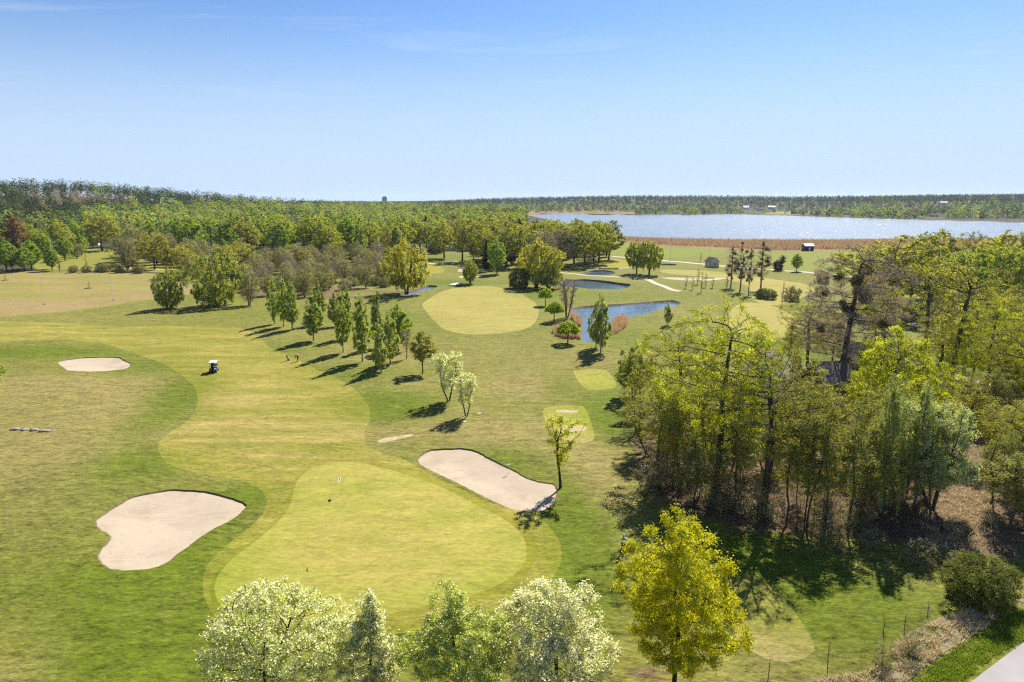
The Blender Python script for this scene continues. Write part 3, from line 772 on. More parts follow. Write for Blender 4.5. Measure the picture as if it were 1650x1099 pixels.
def grow(rng, H, base, R, shape, n_att=500, step=None, leader=0.6, stems=1, spread=0.0, shell=0.35, lobes=0.22, up=0.12, wig=0.05, lean=(0, 0), nlob=6):
    """branch skeleton that fills a crown envelope; returns positions, parents, radii (unit tip radius), children counts"""
    step = step or H * 0.035
    ch = H - base
    pts = []
    ph = rng.uniform(0, 6.28, (nlob, 2)); kk = rng.integers(1, 5, (nlob, 2))
    while sum(map(len, pts)) < n_att:
        h = rng.random(n_att * 2); a = rng.uniform(0, 2 * np.pi, n_att * 2)
        lob = np.zeros_like(h)
        for (p1, p2), (k1, k2) in zip(ph, kk): lob += np.sin(k1 * a + p1 + k2 * 2.2 * h * np.sin(p2)) / nlob ** 0.5
        rad = env_radius(shape, h) * (1 + lobes * lob)
        u = rng.random(len(h)) ** (0.5 - 0.25 * shell)
        keep = rng.random(len(h)) < np.clip(rad, 0, 1.3) ** 1.6 + 0.05
        x = R * rad * u * np.cos(a); yv = R * rad * u * np.sin(a); zv = base + ch * (h + 0.05 * lob)
        pts.append(np.stack([x, yv, zv], 1)[keep])
    A = np.concatenate(pts)[:n_att]
    A[:, 0] += lean[0] * A[:, 2]; A[:, 1] += lean[1] * A[:, 2]
    pos, par = [], []
    for s in range(stems):
        a0 = s * 2 * np.pi / max(stems, 1) + rng.uniform(0, 1)
        off = np.array([math.cos(a0), math.sin(a0), 0.0]) * (0.02 * H if stems > 1 else 0)
        tilt = np.array([math.cos(a0), math.sin(a0), 0.0]) * spread
        p = off.copy(); prev = -1
        top = base + ch * leader * (1 if s == 0 else rng.uniform(0.75, 1.0))
        d = np.array([lean[0], lean[1], 1.0]) + tilt
        n_s = max(3, int(top / step))
        for i in range(n_s + 1):
            pos.append(p.copy()); par.append(prev); prev = len(pos) - 1
            d = d + rng.normal(0, wig, 3) * np.array([1, 1, 0.2]); d[:2] += 0.12 * (np.array(lean) + tilt[:2] - d[:2]) - 0.02 * (p[:2] - off[:2] - (np.array(lean) + tilt[:2]) * p[2]) ; d[2] = max(d[2], 0.6)
            p = p + d / np.linalg.norm(d) * (top / n_s)
    di, dk = step * 9, step * 1.35
    pos = [np.array(p) for p in pos]
    N0 = np.array(pos)
    ok = N0[:, 2] > base * 0.8
    dist = np.full(len(A), 1e9); near = np.zeros(len(A), int)
    ids = np.where(ok)[0]
    D = np.linalg.norm(A[:, None, :] - N0[None, ids, :], axis=2)
    near = ids[np.argmin(D, 1)]; dist = D.min(1)
    alive = np.ones(len(A), bool)
    for it in range(90):
        act = np.where(alive & (dist < (di if it > 6 else 1e9)))[0]
        if len(act) == 0: break
        v = A[act] - np.array(pos)[near[act]]
        v /= np.linalg.norm(v, axis=1, keepdims=True) + 1e-9
        un, inv = np.unique(near[act], return_inverse=True)
        S = np.zeros((len(un), 3)); np.add.at(S, inv, v)
        S += rng.normal(0, 0.18, S.shape); S[:, 2] += up
        S /= np.linalg.norm(S, axis=1, keepdims=True) + 1e-9
        newp = np.array(pos)[un] + S * step
        i0 = len(pos)
        pos.extend(list(newp)); par.extend(list(un))
        D = np.linalg.norm(A[:, None, :] - newp[None], axis=2)
        m = D.argmin(1); dm = D[np.arange(len(A)), m]
        better = dm < dist
        near[better] = i0 + m[better]; dist[better] = dm[better]
        alive &= dist > dk
    pos = np.array(pos); par = np.array(par)
    n = len(pos); acc = np.zeros(n); cnt = np.zeros(n, int)
    for i in range(n - 1, -1, -1):
        if acc[i] == 0: acc[i] = 1.0; cnt[i] = max(cnt[i], 1)
        if par[i] >= 0: acc[par[i]] += acc[i]; cnt[par[i]] += cnt[i]
    rad = acc ** (1 / 2.02)
    return pos, par, rad, cnt

def frames(d):
    d = d / (np.linalg.norm(d, axis=1, keepdims=True) + 1e-9)
    ref = np.where(np.abs(d[:, 2:3]) > 0.9, np.array([[1.0, 0, 0]]), np.array([[0, 0, 1.0]]))
    u = np.cross(d, ref); u /= np.linalg.norm(u, axis=1, keepdims=True) + 1e-9
    return u, np.cross(d, u)

def wood_mesh(name, pos, par, rad, r_base, r_tip, mat, rmin=0.0, sides=5, flare=1.25):
    k = r_base / rad[0:1].max()
    r = np.maximum(rad * k, r_tip)
    z0 = pos[:, 2]
    r = r * (1 + (flare - 1) * np.exp(-np.maximum(z0, 0) / (4 * r_base)))
    e = np.where((par >= 0) & (r >= rmin))[0]
    a = pos[par[e]]; b = pos[e]
    u, v = frames(b - a)
    r1 = r[e]; r0 = np.minimum(r[par[e]], r1 * 1.3)
    ang = np.arange(sides) * 2 * np.pi / sides
    ring = (np.cos(ang)[None, :, None] * u[:, None, :] + np.sin(ang)[None, :, None] * v[:, None, :])
    low = a[:, None, :] + ring * r0[:, None, None]; high = b[:, None, :] + (b - a)[:, None, :] * 0.06 + ring * r1[:, None, None]
    V = np.concatenate([low, high], 1).reshape(-1, 3)
    q = np.array([[i, (i + 1) % sides, sides + (i + 1) % sides, sides + i] for i in range(sides)])
    Q = (np.arange(len(e)) * 2 * sides)[:, None, None] + q[None]
    return quads_mesh(name, V, Q.reshape(-1, 4), [mat], smooth=True)

def leaf_quads(rng, C, size, up=0.35, aspect=0.62, out=None):
    """diamond leaves at centres C"""
    n = len(C)
    nrm = rng.normal(0, 1, (n, 3)); nrm[:, 2] = np.abs(nrm[:, 2]) + up
    if out is not None: nrm = nrm * 0.75 + out * 1.3
    nrm /= np.linalg.norm(nrm, axis=1, keepdims=True)
    u, v = frames(nrm)
    t = rng.uniform(0, 2 * np.pi, n)
    uu = u * np.cos(t)[:, None] + v * np.sin(t)[:, None]
    vv = np.cross(nrm, uu)
    s = size * rng.uniform(0.65, 1.35, n)
    L = uu * (s / 2)[:, None]; Wd = vv * (s * aspect / 2)[:, None]
    bend = nrm * (s * 0.10)[:, None]
    V = np.stack([C - L, C + Wd - bend, C + L, C - Wd - bend], 1).reshape(-1, 3)
    return V

def leaf_mesh(name, rng, C, size, mats, frac=None, up=0.35, aspect=0.62, out=None):
    V = leaf_quads(rng, C, size, up, aspect, out)
    n = len(C)
    mi = None
    if frac is not None: mi = (rng.random(n) < frac).astype(np.int32)
    return quads_mesh(name, V, np.arange(4 * n).reshape(-1, 4), mats, mi)

PROTO = {}
def proto(key, name, cat, H, base, R, shape, leaf, bark=None, seed=1, n_att=500, leaves=9000, size=0.3, sigma=0.3, tip=4, strands=0.0, r_base=None, r_tip=0.012, rmin=0.0,
          blossom=0.0, bsize=None, drop=0.15, balls=0, ball_r=0.5, stems=1, spread=0.0, leader=0.6, shell=0.35, lobes=0.22, up=0.12, wig=0.05, lean=(0, 0), sides=5, upn=0.35, step=None, variants=1, aspect=0.62):
    bark = bark or BARK
    PROTO[key] = dict(H=H, R=R, name=name, cat=cat, roots=[])
    for vnt in range(variants):
        rng = np.random.default_rng(seed * 101 + vnt * 7)
        pos, par, rad, cnt = grow(rng, H, base, R, shape, n_att, step, leader, stems, spread, shell, lobes, up, wig, lean)
        # settle to the exact height
        pos[:, 2] *= H / pos[:, 2].max() * 0.985
        root = bpy.data.objects.new(name, None); root.empty_display_size = 0.5; COL.objects.link(root)
        tr = obj("trunk", wood_mesh(name + "_wood", pos, par, rad, r_base or H * 0.018, r_tip, bark, rmin, sides), root)
        tips = np.where((cnt <= tip) & (pos[:, 2] > base * 0.7) & (par >= 0))[0]
        if leaves > 0:
            w = np.clip(rng.normal(1, 0.75, len(tips)), 0.04, None)
            # thin places in the crown, so that what is behind shows through
            q = pos[tips] / (R * 0.5)
            gap = np.sin(q[:, 0] * 2.1 + vnt) * np.sin(q[:, 1] * 2.3 + 1) * np.sin(q[:, 2] * 1.9 + 2)
            w *= np.clip(1 + 1.1 * gap, 0.15, 2)
            w[rng.random(len(tips)) < drop] *= 0.12
            idx = rng.choice(tips, leaves, p=w / w.sum())
            f = rng.random(leaves)[:, None]
            C = pos[idx] * f + pos[par[idx]] * (1 - f) + rng.normal(0, sigma, (leaves, 3)) * np.array([1, 1, 0.8])
            if strands > 0:
                hang = rng.random(leaves) ** 1.3 * strands * rng.uniform(0.3, 1, len(pos))[idx]
                C = pos[idx] + rng.normal(0, sigma * 0.55, (leaves, 3)); C[:, 2] -= hang
            C[:, 2] = np.maximum(C[:, 2], 0.15)
            out = C - np.array([lean[0] * H * .6, lean[1] * H * .6, base + (H - base) * 0.4]); out /= np.linalg.norm(out, axis=1, keepdims=True) + 1e-6
            # each spray of leaves faces its own way
            out = out + rng.normal(0, 0.6, pos.shape)[idx]
            if blossom > 0:
                nb = int(leaves * blossom)
                wb = np.exp(-((C[:, 2].max() - C[:, 2]) / (H * 0.5)))
                sel = rng.permutation(leaves)
                obj("crown", leaf_mesh(name + "_leaves", rng, C[sel[nb:]], size, [leaf], None, upn, 0.62, out[sel[nb:]]), root)
                obj("blossom", leaf_mesh(name + "_blossom", rng, C[sel[:nb]] + rng.normal(0, 0.05, (nb, 3)), bsize or size, [BLOSSOM], None, 0.5, 0.95), root)
            else:
                obj("crown", leaf_mesh(name + "_leaves", rng, C, size, [leaf], None, upn, aspect, out), root)
        if balls:
            cand = np.where((cnt < 60) & (cnt > 3) & (pos[:, 2] > H * 0.4))[0]
            for b in rng.choice(cand, balls, replace=False):
                rr = ball_r * rng.uniform(0.6, 1.35)
                nb = 420
                dirs = rng.normal(0, 1, (nb, 3)); dirs /= np.linalg.norm(dirs, axis=1, keepdims=True)
                obj("mistletoe", leaf_mesh("mistletoe", rng, pos[b] + dirs * rr * rng.random((nb, 1)) ** 0.4, rr * 0.28, [L_MIST], None, 0), root)
        PROTO[key]["roots"].append([root, False])
    return PROTO[key]

RNG = random.Random(11)
PLACED = []
def put(key, x, y, z, h, w=None, label=None, group=None, rz=None, v=None):
    """stand one tree of a kind at a ground point with height h and crown width w (m)"""
    p = PROTO[key]
    v = RNG.randrange(len(p["roots"])) if v is None else v % len(p["roots"])
    sz = h / p["H"]
    sx = sz * RNG.uniform(0.9, 1.1) if w is None else w / (2 * p["R"])
    rz = RNG.uniform(0, 6.28) if rz is None else rz
    slot = p["roots"][v]
    if not slot[1]:
        slot[1] = True; r = slot[0]
        r.location = (x, y, z); r.rotation_euler = (0, 0, rz); r.scale = (sx, sx, sz)
    else:
        r = copy_tree(slot[0], (x, y, z), rz, (sx, sx, sz))
        for k_ in ("label", "group"):
            if k_ in r: del r[k_]
    tag(r, label, p["cat"], group)
    PLACED.append((r, x, y))
    return r

def tree(key, px, pyb, pyt, wpx=None, label=None, group=None, rz=None, v=None):
    """tree whose foot stands at photograph pixel (px, pyb) on the ground and whose top reaches row pyt"""
    x, y, z = P(px, pyb)
    h = height_at(px, pyt, y) - z
    depth = math.hypot(y, CAM_H) * 0.98
    w = None if wpx is None else wpx * (y * math.cos(PITCH) + (CAM_H - z - h * 0.5) * math.sin(PITCH)) / F_PX
    return put(key, x, y, z - 0.05, h, w, label, group, rz, v)

def drop_unused():
    for p in PROTO.values():
        for r, used in p["roots"]:
            if not used:
                for c in list(r.children): bpy.data.objects.remove(c)
                bpy.data.objects.remove(r)

# ------------------------------------------------------------------ kinds of tree
proto('maple', 'maple_tree', 'tree', 11.5, 1.9, 4.0, 'egg', L_MAPLE, BARK, 3, 1900, 56000, 0.15, 0.17, 3, leader=0.75, lobes=0.28, r_base=0.17, step=0.32, drop=0.2)
proto('blossom', 'blossoming_tree', 'tree', 8.5, 1.6, 4.3, 'oak', L_BLOS, BARK, 4, 1500, 46000, 0.115, 0.16, 3, blossom=0.42, bsize=0.115, leader=0.35, lobes=0.3, stems=3, spread=0.28, r_base=0.13, variants=2, step=0.32)
proto('blossom_dense', 'blossoming_tree', 'tree', 8.5, 1.2, 3.6, 'egg', L_PALE, BARK, 5, 1500, 56000, 0.115, 0.16, 3, blossom=0.62, bsize=0.12, leader=0.6, lobes=0.25, r_base=0.13, step=0.3)
proto('blossom_green', 'blossoming_tree', 'tree', 8.5, 1.5, 3.2, 'egg', L_BLOS, BARK, 6, 1300, 42000, 0.125, 0.16, 3, blossom=0.16, bsize=0.11, leader=0.6, lobes=0.3, r_base=0.13, step=0.3)
proto('blossom_slim', 'blossoming_tree', 'tree', 8.5, 1.0, 2.2, 'birch', L_PALE, BARK, 7, 1000, 34000, 0.115, 0.15, 3, blossom=0.5, bsize=0.115, leader=0.85, lobes=0.25, r_base=0.12, step=0.3)
proto('lone', 'young_tree', 'tree', 8.0, 2.6, 2.2, 'vase', L_YEL, BARK, 8, 420, 3600, 0.16, 0.13, 3, leader=0.5, lobes=0.25, r_base=0.13, step=0.3)
proto('small_blossom', 'blossoming_tree', 'tree', 7.5, 1.8, 2.6, 'vase', L_BLOS, BARKG, 9, 500, 5200, 0.20, 0.20, 3, blossom=0.45, bsize=0.22, leader=0.45, stems=2, spread=0.22, lobes=0.3, r_base=0.12, variants=2)
proto('lolly', 'young_tree', 'tree', 6.5, 1.9, 1.9, 'egg', L_OLIVE, BARK, 10, 500, 4500, 0.22, 0.16, 3, leader=0.7, lobes=0.12, r_base=0.09)
proto('twiggy', 'young_tree', 'tree', 5.5, 1.6, 1.2, 'vase', L_TWIG, BARKT, 11, 300, 1200, 0.35, 0.1, 4, aspect=0.1,  leader=0.6, r_base=0.07)
proto('birch', 'birch_tree', 'tree', 12.0, 1.9, 2.1, 'birch', L_BIRCH, BIRCHB, 12, 700, 8200, 0.26, 0.22, 4, strands=0.9, leader=0.93, lobes=0.22, r_base=0.13, up=0.35, variants=3, r_tip=0.014)
proto('birch_pale', 'birch_tree', 'tree', 12.0, 1.8, 2.1, 'birch', L_PALE, BIRCHB, 13, 700, 9000, 0.27, 0.22, 4, strands=1.1, leader=0.93, lobes=0.25, r_base=0.13, up=0.35, variants=2, r_tip=0.014)
proto('weeping', 'weeping_birch', 'tree', 14.0, 2.5, 2.6, 'column', L_PALE, BIRCHB, 14, 700, 26000, 0.17, 0.20, 4, strands=2.6, leader=0.92, lobes=0.25, r_base=0.15, up=0.3, variants=2)
proto('bigbirch', 'birch_tree', 'tree', 12.0, 0.8, 5.0, 'oak', L_WILG, BIRCHB, 15, 900, 16000, 0.34, 0.24, 4, strands=1.6, leader=0.6, stems=4, spread=0.22, lobes=0.25, r_base=0.16, variants=2)
proto('willow', 'yellow_willow', 'tree', 15.0, 2.4, 6.0, 'oak', L_WILLOW, BARK, 16, 1000, 17000, 0.40, 0.30, 4, strands=2.0, leader=0.5, stems=4, spread=0.2, lobes=0.38, r_base=0.28, variants=2)
proto('willow_green', 'green_willow', 'tree', 8.0, 1.4, 4.0, 'oak', L_WILG, BARK, 17, 700, 8500, 0.32, 0.3, 4, strands=1.0, leader=0.4, stems=3, spread=0.35, lobes=0.3, r_base=0.2, variants=2)
proto('willow_round', 'round_willow', 'tree', 13.0, 3.2, 5.2, 'dense', L_OAK, BARK, 18, 900, 13000, 0.42, 0.26, 4, strands=1.8, leader=0.5, stems=1, lobes=0.15, r_base=0.32, variants=2)
proto('globe', 'round_topped_tree', 'tree', 4.2, 2.05, 2.3, 'dome', L_GLOBE, BARK, 19, 900, 9000, 0.22, 0.09, 2, leader=0.12, lobes=0.05, shell=0.9, r_base=0.12, drop=0.0, upn=1.2, variants=1)
proto('oak', 'oak_tree', 'tree', 18.0, 4.5, 7.0, 'oak', L_OAK, BARK, 20, 1100, 15000, 0.46, 0.30, 4, leader=0.45, lobes=0.30, r_base=0.38, r_tip=0.025, variants=3)
proto('oak_olive', 'oak_tree', 'tree', 18.0, 4.5, 6.5, 'oak', L_OLIVE, BARK, 21, 1100, 12000, 0.44, 0.30, 4, leader=0.45, lobes=0.30, r_base=0.38, r_tip=0.03, variants=3)
proto('fresh', 'leafy_tree', 'tree', 16.0, 3.0, 5.0, 'egg', L_FRESH, BARK, 22, 900, 13000, 0.44, 0.29, 4, leader=0.7, lobes=0.26, r_base=0.28, r_tip=0.025, variants=2)
proto('tallbirch', 'birch_tree', 'tree', 17.0, 3.0, 3.4, 'birch', L_BIRCH, BIRCHB, 23, 700, 9000, 0.42, 0.26, 4, strands=1.2, leader=0.9, lobes=0.3, r_base=0.2, r_tip=0.02, up=0.3, variants=2)
proto('alder', 'alder_tree', 'tree', 9.5, 1.2, 3.2, 'oak', L_GREY, BARKG, 24, 700, 5200, 0.26, 0.30, 3, leader=0.65, stems=3, spread=0.16, lobes=0.3, r_base=0.13, r_tip=0.022, variants=3)
proto('bare', 'bare_tree', 'tree', 15.0, 3.0, 5.0, 'oak', L_TWIG, BARKT, 25, 1100, 8000, 0.6, 0.3, 4, aspect=0.09, leader=0.6, lobes=0.25, r_base=0.26, r_tip=0.026, variants=2)
proto('spruce', 'spruce_tree', 'tree', 16.0, 0.8, 3.0, 'cone', L_DARK, BARK, 26, 700, 9000, 0.42, 0.26, 4, leader=0.97, up=-0.1, lobes=0.12, r_base=0.22, r_tip=0.02, drop=0.02, variants=2)
proto('pine', 'pine_tree', 'tree', 18.0, 7.0, 3.2, 'round', L_PINE, bark_mat("pine_bark", (0.10, 0.05, 0.03), (0.17, 0.09, 0.055)), 27, 500, 6500, 0.42, 0.34, 4, leader=0.85, lobes=0.3, r_base=0.24, r_tip=0.025, variants=2)
proto('rook', 'mistletoe_tree', 'tree', 23.0, 5.0, 7.2, 'oak', L_TWIG, BARKG, 28, 2600, 15000, 0.62, 0.28, 4, leader=0.82, lobes=0.25, r_base=0.40, r_tip=0.018, balls=16, ball_r=0.7, sides=6, wig=0.05, up=0.35, aspect=0.09)
proto('poplar', 'poplar_tree', 'tree', 17.0, 4.0, 2.5, 'column', L_TWIG, BARKT, 29, 800, 5200, 0.75, 0.26, 4, leader=0.95, up=1.3, lobes=0.25, r_base=0.24, r_tip=0.02, balls=12, ball_r=0.42, variants=3, aspect=0.10)
proto('elm', 'half_leafed_tree', 'tree', 20.0, 5.0, 6.6, 'oak', L_YEL, BARKG, 30, 2600, 38000, 0.145, 0.18, 3, leader=0.8, lobes=0.34, r_base=0.30, r_tip=0.012, sides=6, wig=0.07, step=0.5, drop=0.3, variants=1)
proto('oak_near', 'half_leafed_tree', 'tree', 17.5, 6.0, 6.2, 'oak', L_WOOD, BARKG, 31, 2400, 27000, 0.145, 0.18, 3, leader=0.55, lobes=0.32, r_base=0.33, r_tip=0.012, sides=6, wig=0.08, step=0.5, drop=0.3, variants=2)
proto('thin_oak', 'thin_leafed_tree', 'tree', 19.0, 6.0, 6.0, 'vase', L_OLIVE, BARKG, 32, 1700, 10000, 0.20, 0.18, 3, leader=0.7, lobes=0.32, r_base=0.36, r_tip=0.022, sides=6, wig=0.08, drop=0.3, variants=2)
proto('yellow_near', 'yellow_leafed_tree', 'tree', 14.0, 3.5, 4.6, 'oak', L_YEL, BARK, 33, 1200, 22000, 0.20, 0.20, 3, leader=0.65, lobes=0.38, r_base=0.2, wig=0.07, variants=2)
proto('silver', 'silver_willow', 'tree', 11.0, 2.8, 4.4, 'oak', L_SILVER, BARKG, 34, 1100, 30000, 0.17, 0.22, 3, leader=0.5, stems=4, spread=0.30, lobes=0.3, r_base=0.15, lean=(0.16, 0.02))
proto('slim', 'slim_tree', 'tree', 12.0, 3.2, 1.9, 'egg', L_UNDER, BARKG, 35, 600, 6800, 0.15, 0.20, 3, leader=0.9, lobes=0.35, r_base=0.085, r_tip=0.012, wig=0.06, variants=3)
proto('slim_yellow', 'slim_tree', 'tree', 12.0, 3.4, 2.1, 'egg', L_WOOD, BARKG, 36, 650, 6800, 0.15, 0.20, 3, leader=0.9, lobes=0.35, r_base=0.09, r_tip=0.012, wig=0.06, variants=3)
proto('bush', 'bush', 'bush', 4.2, 0.1, 2.6, 'dense', L_BUSH, BARKG, 37, 1200, 24000, 0.13, 0.16, 3, leader=0.2, stems=6, spread=0.5, lobes=0.22, r_base=0.05, r_tip=0.008, variants=1)
proto('scrub', 'scrub_bush', 'bush', 4.0, 0.1, 2.4, 'dense', L_GREY, BARKT, 38, 500, 3600, 0.24, 0.2, 3, leader=0.3, stems=5, spread=0.4, lobes=0.3, r_base=0.05, r_tip=0.016, variants=2)
proto('sapling', 'sapling', 'sapling', 5.0, 1.0, 0.6, 'column', L_GREY, BARKT, 39, 90, 260, 0.18, 0.1, 3, leader=0.97, up=0.5, r_base=0.05, r_tip=0.016, variants=2)
proto('lightgreen', 'small_tree', 'tree', 8.0, 1.4, 2.6, 'egg', L_WILG, BARKG, 40, 700, 9000, 0.22, 0.22, 3, strands=0.6, leader=0.6, stems=3, spread=0.15, lobes=0.28, r_base=0.11, variants=1)
proto('brown', 'copper_tree', 'tree', 15.0, 2.5, 4.5, 'egg', L_BROWN, BARK, 41, 700, 8000, 0.46, 0.4, 4, leader=0.7, r_base=0.25)
proto('purple', 'purple_bush', 'bush', 4.5, 0.2, 2.3, 'dense', L_PURPLE, BARK, 42, 400, 4000, 0.3, 0.25, 3, leader=0.4, stems=3, spread=0.3, r_base=0.08)
proto('shrubby', 'shrub', 'bush', 2.2, 0.05, 1.1, 'dense', L_GREY, BARKT, 43, 300, 1500, 0.10, 0.10, 3, leader=0.4, stems=6, spread=0.35, lobes=0.3, r_base=0.02, r_tip=0.006, variants=2)
proto('alders4', 'alder_tree', 'tree', 9.5, 1.6, 3.0, 'vase', L_TWIG, BARKG, 44, 600, 3000, 0.5, 0.2, 4, aspect=0.09,  leader=0.85, stems=5, spread=0.13, lobes=0.2, r_base=0.12, r_tip=0.012)
proto('longtrunk', 'half_leafed_tree', 'tree', 17.5, 8.0, 6.0, 'oak', L_WOOD, BARKG, 51, 1900, 15000, 0.15, 0.17, 3, leader=0.5, lobes=0.35, r_base=0.34, r_tip=0.012, sides=6, wig=0.05, step=0.5, drop=0.35, variants=1)

# ------------------------------------------------------------------ trees of the course, one by one
BL = "white blossoming trees"
tree('blossom', 437, 1140, 935, 222, "widest white blossoming tree in the foreground, at the near edge of the putting green", BL, 0.4, 0)
tree('blossom_slim', 602, 1142, 948, 104, "slim upright white blossoming tree between two broad ones in the foreground", BL, 1.0)
tree('blossom_green', 737, 1134, 942, 164, "foreground tree with green leaves and only thin white blossom", BL, 2.0)
tree('blossom_dense', 897, 1134, 930, 196, "foreground tree thickest with white blossom, beside the yellow maple", BL, 0.3)
tree('maple', 1086, 1116, 812, 190, "bright yellow maple in flower beside the worn tee", None, 1.9)
tree('lone', 903, 786, 664, 72, "lone young tree with thin yellow green leaves at the tip of the long bunker", None, 0.6)
tree('small_blossom', 723, 646, 568, 54, "taller of the two small white blossoming trees in the middle rough", "small blossoming trees", 0.2, 0)
tree('small_blossom', 751, 670, 601, 47, "smaller leaning white blossoming tree in the middle rough", "small blossoming trees", 2.2, 1)
tree('lolly', 681, 602, 531, 42, "round headed young tree with olive bronze leaves beside the small blossoming trees")
tree('twiggy', 655, 578, 529, 24, "small bare brown twigged young tree behind the olive round headed one")
GB = "row of birches beside the fairway"
for i, (px, pb, pt, w, k_, t_) in enumerate([
        (443, 522, 447, 26, 'birch', "leftmost birch at the far end of the fairway birch row"), (457, 526, 443, 30, 'birch', "second birch from the far left end of the fairway birch row"),
        (471, 531, 447, 34, 'birch', "third birch from the far left end of the fairway birch row, yellowish at its foot"), (505, 549, 466, 44, 'birch', "broad birch fourth from the far left end of the fairway birch row"),
        (515, 523, 450, 28, 'birch', "narrow birch standing behind the fourth birch of the row"), (541, 526, 464, 30, 'birch_pale', "greyish birch behind the middle of the fairway birch row"),
        (553, 568, 462, 34, 'birch', "thin trunked birch in the middle of the fairway birch row"), (562, 545, 459, 30, 'birch', "slender birch behind the middle of the fairway birch row, left of the darkest one"),
        (584, 583, 468, 44, 'birch', "dark green birch with a clear white trunk, near end of the row"), (608, 560, 466, 34, 'birch', "upright birch behind the two nearest birches"),
        (614, 599, 512, 36, 'birch_pale', "nearest pale leafed birch with a white trunk"), (629, 586, 492, 38, 'birch_pale', "pale birch just right of the nearest birch")]):
    tree(k_, px, pb, pt, w * 0.88, t_, GB)
tree('fresh', 642, 566, 490, 44, "bright fresh green bushy tree behind the nearest birches")
tree('birch_pale', 968, 568, 466, 36, "tall pale birch by the reeds, in front of the largest pond", "two birches by the pond")
tree('birch_pale', 960, 560, 474, 26, "slimmer birch half hidden behind the tall one by the largest pond", "two birches by the pond")
tree('birch_pale', 1076, 524, 483, 17, "small narrow pale birch at the right end of the largest pond")
RT = "round topped trees by the pond"
tree('globe', 879, 493, 464, 26, "smallest and farthest of the three round topped trees by the pond", RT, 0.3)
tree('globe', 893, 518.5, 486, 31, "middle one of the three round topped trees by the pond", RT, 1.3)
tree('globe', 915, 553, 518, 38, "nearest and widest of the three round topped trees by the pond", RT, 2.6)
tree('alders4', 914, 511, 446, 46, "bare multi stemmed alder at the left bank of the largest pond")
tree('willow', 655, 474, 381, 72, "large yellow willow beside the creek", "yellow willows", 0.5, 0)
tree('willow', 864, 463, 382, 66, "yellow willow behind the largest round topped bush, beyond the oval fairway", "yellow willows", 2.0, 1)
tree('willow_green', 758, 457, 417, 28, "small round green willow beside the white footbridge")
tree('willow_green', 884, 466, 424, 46, "pale green low willow right of the far yellow willow")
tree('bush', 838, 464, 432, 36, "large dark rounded bush left of the far yellow willow", None, 0.2)
tree('willow_round', 1026, 441, 388, 36, "left one of the two round willows beside the gravel path", "twin willows")
tree('willow_round', 1046, 443, 386, 42, "right one of the two round willows beside the gravel path", "twin willows")
tree('bigbirch', 272, 497, 427, 48, "light green weeping birch on the edge of the dry field", "two big birches by the dry field", 1.0, 0)
tree('bigbirch', 350, 492, 405, 78, "big dense round birch at the right end of the dry field", "two big birches by the dry field", 2.0, 1)
tree('birch', -8, 624, 546, 42, "green birch cut by the left edge of the picture beside the small bunker")
tree('alder', 402, 492, 430, 34, "greyish thin leafed alder right of the big dense birch")
tree('fresh', 801, 441, 384, 32, "bright yellow green maple among dark trees beyond the oval fairway")
tree('spruce', 783, 438, 386, 18, "dark spruce left of the bright yellow green maple")
tree('spruce', 824, 428, 376, 22, "dark spruce right of the bright yellow green maple")
tree('oak_olive', 716, 416, 353, 46, "tall dark trunked oak on the lawn beyond the creek")
tree('oak_olive', 745, 421, 347, 46, "yellowish oak right of the tall dark trunked lawn oak")
tree('oak_olive', 763, 424, 372, 22, "slender half bare oak right of the yellowish lawn oak")
tree('bush', 701, 409, 392, 24, "dark green round bush on the lawn beyond the creek")
# poplars and others on the far right part of the course
PO = "row of mistletoe poplars"
tree('poplar', 1177, 463, 392, 22, "leftmost bare poplar full of mistletoe on the far course", PO, v=0)
tree('poplar', 1192, 470, 388, 22, "second bare poplar from the left with dense mistletoe on the far course", PO, v=1)
tree('poplar', 1206, 476, 392, 16, "slimmest bare poplar, third from the left on the far course", PO, v=2)
tree('poplar', 1225, 467, 382, 26, "tallest bare poplar behind the dark round shrub on the far course", PO, v=0)
tree('bush', 1233, 481, 464, 34, "dark low round shrub at the foot of the tallest poplar")
tree('purple', 1253, 436, 418, 16, "purple leafed bush beside the far road")
tree('pine', 1260, 434, 411, 10, "small dark pine behind the purple leafed bush")
tree('fresh', 1283, 437, 408, 18, "small solitary round tree on the far meadow beside the road")
SP = "thin bare saplings by the far sand bunker"
for px, pb, pt, t_ in [(1105, 465, 443, "leftmost"), (1116, 467, 447, "second from the left"), (1124, 458, 431, "tallest one, third from the left"), (1130, 471, 438, "fourth from the left and nearest"), (1137, 463, 441, "fifth from the left"), (1148, 464, 446, "sixth from the left"), (1170, 466, 444, "rightmost, beside the first poplar")]:
    tree('sapling', px, pb, pt, 9, "thin bare sapling by the far sand bunker, " + t_, SP)
tree('sapling', 1260, 493, 452, 9, "tall solitary sapling in a dark planting ring on the far fairway")
tree('sapling', 1129, 422, 406, 6, "small thin conifer like sapling beside the far road")
tree('scrub', 1275, 485, 460, 30, "pale grey green bush right of the solitary sapling")
tree('lightgreen', 1021, 640, 553, 64, "light green small tree at the left corner of the right hand wood")

